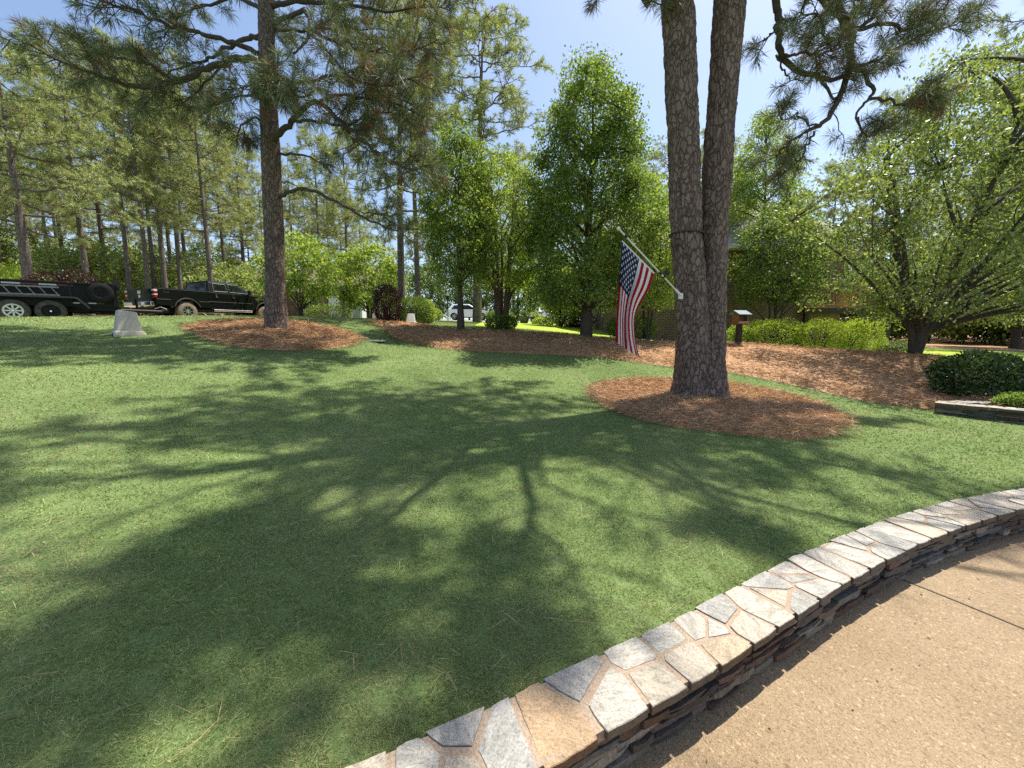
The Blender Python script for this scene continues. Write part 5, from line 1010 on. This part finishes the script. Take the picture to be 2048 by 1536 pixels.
# ------------------------------------------------------------------ bird feeder, ground boxes and small things
x0 = X(1476, 12.2); bf = empty('bird_feeder', (x0, 12.2, Z(x0, 12.2)), R(8), 'brown wooden bird feeder with a blue grey roof on a dark post', 'bird feeder', None, .86)
WD = plain('cedar_wood', (.20, .085, .04), .75, bump=.3, scale=30, vary=.3); WL = plain('pale_wood', (.42, .24, .15), .75, vary=.2)
b = MB(); b.box((0, 0, .34), (.16, .16, 1.0)); b.build('post', plain('dark_post', (.035, .026, .02), .9, bump=.4, scale=20), bf, bevel=.01)
zb = .86; b = MB(); b.box((-.17, 0, zb + .17), (.03, .34, .34)); b.box((.17, 0, zb + .17), (.03, .34, .34)); b.box((0, .155, zb + .17), (.31, .03, .34)); b.box((0, 0, zb), (.40, .46, .03)); b.build('box', WD, bf)
b = MB(); b.box((0, -.235, zb + .04), (.42, .025, .08)); b.build('tray_lip', WL, bf)
b = MB(); b.add([(-.15, -.05, zb + .02), (.15, -.05, zb + .02), (.15, -.05, zb + .30), (-.15, -.05, zb + .30)], [(0, 1, 2, 3)]); b.build('clear_panel', plain('seed_panel', (.09, .06, .04), .5), bf)
b = MB()
b.add([(-.25, -.30, zb + .30), (.25, -.30, zb + .30), (.25, .02, zb + .46), (-.25, .02, zb + .46), (.25, .26, zb + .34), (-.25, .26, zb + .34)] + [(-.25, -.30, zb + .325), (.25, -.30, zb + .325), (.25, .02, zb + .487), (-.25, .02, zb + .487), (.25, .26, zb + .365), (-.25, .26, zb + .365)],
      [(0, 3, 2, 1), (3, 5, 4, 2), (6, 7, 8, 9), (9, 8, 10, 11), (0, 1, 7, 6), (4, 5, 11, 10), (1, 2, 8, 7), (2, 4, 10, 8), (3, 0, 6, 9), (5, 3, 9, 11)]); b.build('roof', plain('blue_grey_metal', (.12, .17, .20), .7), bf)
def ground_box(name, px, d, rz, s, label, m, dz=0.0):
    x = X(px, d); r = empty(name, (x, d, Z(x, d) + dz), rz, label, 'utility cover', None, s)
    def ring(w, l, z, rc=.09, n=5):
        o_ = []
        for cx, cy, a0 in ((w - rc, l - rc, 0), (-w + rc, l - rc, 90), (-w + rc, -l + rc, 180), (w - rc, -l + rc, 270)):
            for k in range(n): a = R(a0 + 90 * k / (n - 1)); o_.append((cx + rc * math.cos(a), cy + rc * math.sin(a), z))
        return o_
    b = MB(); rings = [ring(.36, .42, .13), ring(.345, .405, .16), ring(.255, .30, .68, .07), ring(.235, .28, .715, .06), ring(.19, .23, .728, .05)]
    v = [(p[0] + (.05 * (p[2] - .13) if i > 1 else 0), p[1], p[2] - (.09 * (p[1] + .3) if i > 1 else 0)) for i, rg_ in enumerate(rings) for p in rg_]; n = 20
    b.add(v, [(i * n + j, i * n + (j + 1) % n, (i + 1) * n + (j + 1) % n, (i + 1) * n + j) for i in range(len(rings) - 1) for j in range(n)] + [tuple(range(4 * n, 5 * n))]); b.build('cover', m, r, smooth=30)
    b = MB(); rings = [ring(.43, .49, -.06), ring(.43, .49, .04), ring(.40, .46, .11), ring(.362, .422, .135)]; v = [p for rg_ in rings for p in rg_]
    b.add(v, [(i * n + j, i * n + (j + 1) % n, (i + 1) * n + (j + 1) % n, (i + 1) * n + j) for i in range(3) for j in range(n)]); b.build('base_skirt', m, r, smooth=30)
    b = MB(); b.box((.18, -.478, .035), (.2, .05, .07)); b.build('vent_gap', M['dark_hole'], r); return r
ground_box('utility_cover', 260, 10.6, R(-38), 1.0, 'beige plastic utility cover standing on the lawn before the trailer hitch', M['tan_plastic'], -.02).scale = (.66, .66, .95)
ground_box('utility_cover', 822, 15.9, R(20), .55, 'small pale utility cover at the foot of the rounded dark green shrub', plain('pale_plastic', (.5, .48, .43), .6), .05)
hx, hy = hit(750, 683); b = MB(); b.box((0, 0, .02), (.55, .35, .05)); o = b.build('valve_lid', plain('pale_concrete', (.55, .55, .5), .8), None, (hx, hy, Z(hx, hy)), bevel=.01); tag(o, 'small pale valve lid lying flat in the grass near the straw bank', 'valve lid')
x0 = X(691, 24); bh = empty('birdhouse', (x0, 24, Z(x0, 24)), R(15), 'white birdhouse on a pale pole before the left brick house', 'birdhouse')
b = MB(); b.tube([(0, 0, -.1), (0, 0, 1.35)], .06, 8); b.build('pole', plain('grey_wood', (.4, .36, .3), .8), bh); b = MB(); b.box((0, 0, 1.6), (.5, .45, .5)); b.box((0, 0, 1.36), (.85, .6, .06)); b.build('box', M['white_paint'], bh); b = MB(); b.prism([(-.42, 1.8), (.42, 1.8), (0, 2.1)], -.32, .32); b.build('roof', plain('grey_roof', (.35, .35, .34), .7), bh); b = MB(); b.box((0, -.23, 1.62), (.26, .02, .22)); b.build('entrance', M['dark_hole'], bh)
x0 = X(872, 31); mb_ = empty('mailbox', (x0, 31, Z(x0, 31)), R(80), 'dark mailbox on a white post by the street', 'mailbox')
b = MB(); b.box((0, 0, .5), (.14, .14, 1.1)); b.box((.15, 0, .85), (.7, .12, .1)); b.box((-.1, 0, .4), (.3, .3, .08)); b.build('post', M['white_paint'], mb_); b = MB(); b.prism([(-.15, .92), (.15, .92), (.15, 1.15), (.1, 1.23), (0, 1.27), (-.1, 1.23), (-.15, 1.15)], -.1, .5, axis='x'); b.build('box', M['black_plastic'], mb_); b = MB(); b.box((.2, -.165, 1.15), (.04, .02, .18)); b.build('signal_arm', M['red_lens'], mb_)
x0 = X(897, 30); lp_ = empty('lamp_post', (x0, 30, Z(x0, 30)), 0, 'slim black garden lamp post left of the white hatchback', 'lamp post')
b = MB(); b.tube([(0, 0, -.1), (0, 0, 1.6)], .04, 8); b.build('post', M['black_plastic'], lp_); b = MB(); b.lathe([(0, .06), (.05, .11), (.28, .13), (.3, .15), (.4, .03)], (0, 0, 1.6), (0, 0, 1), 8); b.build('lantern', M['black_plastic'], lp_)
for i, (px, d, col, lb) in enumerate([(1048, 26, (.09, .09, .08), 'dark flower pot at the left of the row of pots'), (1071, 26, (.05, .05, .05), 'black flower pot beside the low yellow green shrub'), (1119, 25.5, (.42, .38, .28), 'pale stone flower pot on the sunny lawn'), (1146, 25.5, (.48, .27, .08), 'ochre flower pot before the reddish shrub')]):
    x = X(px, d); r = empty('flower_pot', (x, d, Z(x, d) + .03), 0, lb, 'flower pot', 'flower pots at the back of the sunny lawn'); b = MB(); b.lathe([(0, .2), (.02, .24), (.36, .36), (.40, .40), (.46, .40), (.46, .34), (.38, .33)], (0, 0, 0), (0, 0, 1), 18); b.build('pot', plain('glazed_pot', col, .6), r, smooth=40)
    pp = rng.normal(size=(150, 3)) * .15 + np.array([0, 0, .6]); V, F = kites(pp, rng.normal(size=(150, 3)) + np.array([0, 0, .6]), .16, .07, .1); pl = link('plant', np_mesh('plant', V, F, M['leaf_lime' if i % 2 else 'leaf_dark']), r); pl['kind'] = 'stuff'
x0 = X(713, 29); cb = empty('storage_cabinet', (x0, 29, Z(x0, 29)), R(-10), 'white garden cabinet by the left brick house', 'cabinet'); b = MB(); b.box((0, 0, .75), (1.5, .6, 1.5)); b.build('cabinet', M['white_paint'], cb, bevel=.02); b = MB(); b.box((.3, -.31, .8), (.55, .03, 1.2)); b.build('door', plain('blue_grey_door', (.35, .42, .45), .5), cb)

# ------------------------------------------------------------------ brick houses
def brick_mat(name, c1, c2, mo):
    m, nt, b = mat(name); tc = nt.nodes.new('ShaderNodeTexCoord'); sx = nt.nodes.new('ShaderNodeSeparateXYZ'); cx = nt.nodes.new('ShaderNodeCombineXYZ'); ad = nt.nodes.new('ShaderNodeMath'); nt.links.new(tc.outputs['Object'], sx.inputs[0])
    nt.links.new(sx.outputs[0], ad.inputs[0]); nt.links.new(sx.outputs[1], ad.inputs[1]); nt.links.new(ad.outputs[0], cx.inputs[0]); nt.links.new(sx.outputs[2], cx.inputs[1])
    br = nt.nodes.new('ShaderNodeTexBrick'); br.inputs['Scale'].default_value = 1; br.inputs['Brick Width'].default_value = .23; br.inputs['Row Height'].default_value = .076; br.inputs['Mortar Size'].default_value = .009
    br.inputs['Color1'].default_value = (*c1, 1); br.inputs['Color2'].default_value = (*c2, 1); br.inputs['Mortar'].default_value = (*mo, 1); nt.links.new(cx.outputs[0], br.inputs['Vector'])
    nz = nt.nodes.new('ShaderNodeTexNoise'); nz.inputs['Scale'].default_value = 2.5; nz.inputs['Detail'].default_value = 6; nt.links.new(tc.outputs['Object'], nz.inputs['Vector']); r = ramp(nt, [(.3, (.75, .75, .75)), (.7, (1.2, 1.2, 1.2))]); nt.links.new(nz.outputs[0], r.inputs[0])
    nt.links.new(mixc(nt, 1, br.outputs[0], r.outputs[0], 'MULTIPLY'), b.inputs['Base Color']); b.inputs['Roughness'].default_value = .9; bp = nt.nodes.new('ShaderNodeBump'); bp.inputs['Strength'].default_value = .6; bp.inputs['Distance'].default_value = .01; bp.invert = True; nt.links.new(br.outputs['Fac'], bp.inputs['Height']); nt.links.new(bp.outputs[0], b.inputs['Normal']); return m
M['brick'] = brick_mat('brown_brick', (.11, .066, .045), (.20, .115, .075), (.33, .28, .23)); M['shingle'] = ground_mat('roof_shingles', [(.3, (.20, .185, .17)), (.7, (.32, .30, .28))], 2, 14, .6); M['shingle_brown'] = ground_mat('brown_shingles', [(.3, (.12, .09, .075)), (.7, (.2, .16, .13))], 2, 14, .6); M['trim'] = plain('white_trim', (.7, .68, .62), .6)
def house(loc, rz, w, dp, h, rise, label, roofm, wins, doors=(), over=.45):
    r = empty('brick_house', loc, rz, label, 'house'); b = MB()
    b.box((0, dp / 2, h / 2 - .25), (w, dp, h + .5)); b.prism([(0, h), (dp, h), (dp / 2, h + rise * .97)], -w / 2, w / 2, axis='x'); b.build('wall', M['brick'], r)
    b = MB(); t = .16; k = rise / (dp / 2)
    b.prism([(-over, h - over * k + .02), (dp / 2, h + rise + .02), (dp + over, h - over * k + .02), (dp + over, h - over * k + t), (dp / 2, h + rise + t + .02), (-over, h - over * k + t)], -w / 2 - over, w / 2 + over, axis='x'); b.build('roof', roofm, r)
    b = MB(); b.box((0, -over - .02, h - over * k + .06), (w + 2 * over + .04, .04, .2)); b.box((0, -over / 2, h - over * k - .03), (w + 2 * over - .1, over - .05, .03)); b.build('fascia', M['trim'], r)
    for (x, z, ww, hh) in wins:
        b = MB(); 
        for dx, dz, a, c in ((0, hh / 2, ww + .16, .08), (0, -hh / 2, ww + .16, .08), (-ww / 2, 0, .08, hh), (ww / 2, 0, .08, hh), (0, 0, ww, .04), (0, 0, .04, hh)): b.box((x + dx, -.03, z + dz), (a, .08, c))
        f = b.build('window', M['trim'], r); b = MB(); b.box((x, -.012, z), (ww, .02, hh)); b.build('pane', M['glass'], f)
    for (x, ww, hh) in doors:
        b = MB(); b.box((x, -.03, hh / 2), (ww, .08, hh)); d = b.build('door', M['white_paint'], r); b = MB(); b.lathe([(0, .03), (.05, .035), (.06, .02)], (x + ww * .38, -.07, hh * .48), (0, -1, 0), 10); b.build('handle', M['chrome'], d)
    return r
hr = house((9.7, 17.6, Z(9.7, 17.6) - .1), R(-4), 9.6, 11, 4.7, 3.2, 'two level brown brick house behind the clipped hedge and deck', M['shingle'], [])
b = MB(); b.box((4.86, 1.6, 3.0), (.06, 2.6, 2.4)); su = b.build('side_window_bay', M['trim'], hr); b = MB(); b.box((4.9, 1.6, 3.05), (.04, 2.3, 2.0)); b.build('pane', plain('sky_glass', (.05, .06, .07), .02, spec=1.0), su)
dk = empty('deck', (14.7, 18.6, Z(14.7, 18.6)), R(-4), 'raised wooden deck with railing beside the brick house', 'deck')
DW = plain('deck_wood', (.40, .19, .07), .7, vary=.2, scale=12); DD_ = plain('dark_timber', (.05, .035, .025), .85)
fl = 1.72; b = MB(); b.box((0, 0, fl), (3.6, 3.4, .06)); b.build('floor', DW, dk); b = MB(); b.box((0, -1.70, fl - .15), (3.64, .06, .24)); b.box((1.80, 0, fl - .15), (.06, 3.4, .24)); b.build('skirt_beam', DD_, dk)
for x in (-1.7, 1.7):
    for y in (-1.6, 1.6): b = MB(); b.box((x, y, fl / 2 - .2), (.17, .17, fl + .2)); b.build('post', DD_, dk)
b = MB()
for y0, y1, x0, x1 in ((-1.66, -1.66, -1.75, 1.75), (-1.66, 1.66, 1.75, 1.75)):
    for z in (fl + .10, fl + .92): b.tube([(x0, y0, z), (x1, y1, z)], .035, 4)
    for k in range(27): t = k / 26; b.tube([(x0 + (x1 - x0) * t, y0 + (y1 - y0) * t, fl + .1), (x0 + (x1 - x0) * t, y0 + (y1 - y0) * t, fl + .92)], .02, 4)
b.build('railing', DW, dk)
house((-18.6, 36, Z(-18.6, 36)), R(6), 11, 8, 2.7, 2.4, 'low brick house with a brown roof behind the left dogwood', M['shingle_brown'], [(-3, 1.5, 1.2, 1.3), (0, 1.5, 1.6, 1.3), (3.8, 1.5, 1.1, 1.3)], [(2.2, 1.0, 2.1)])
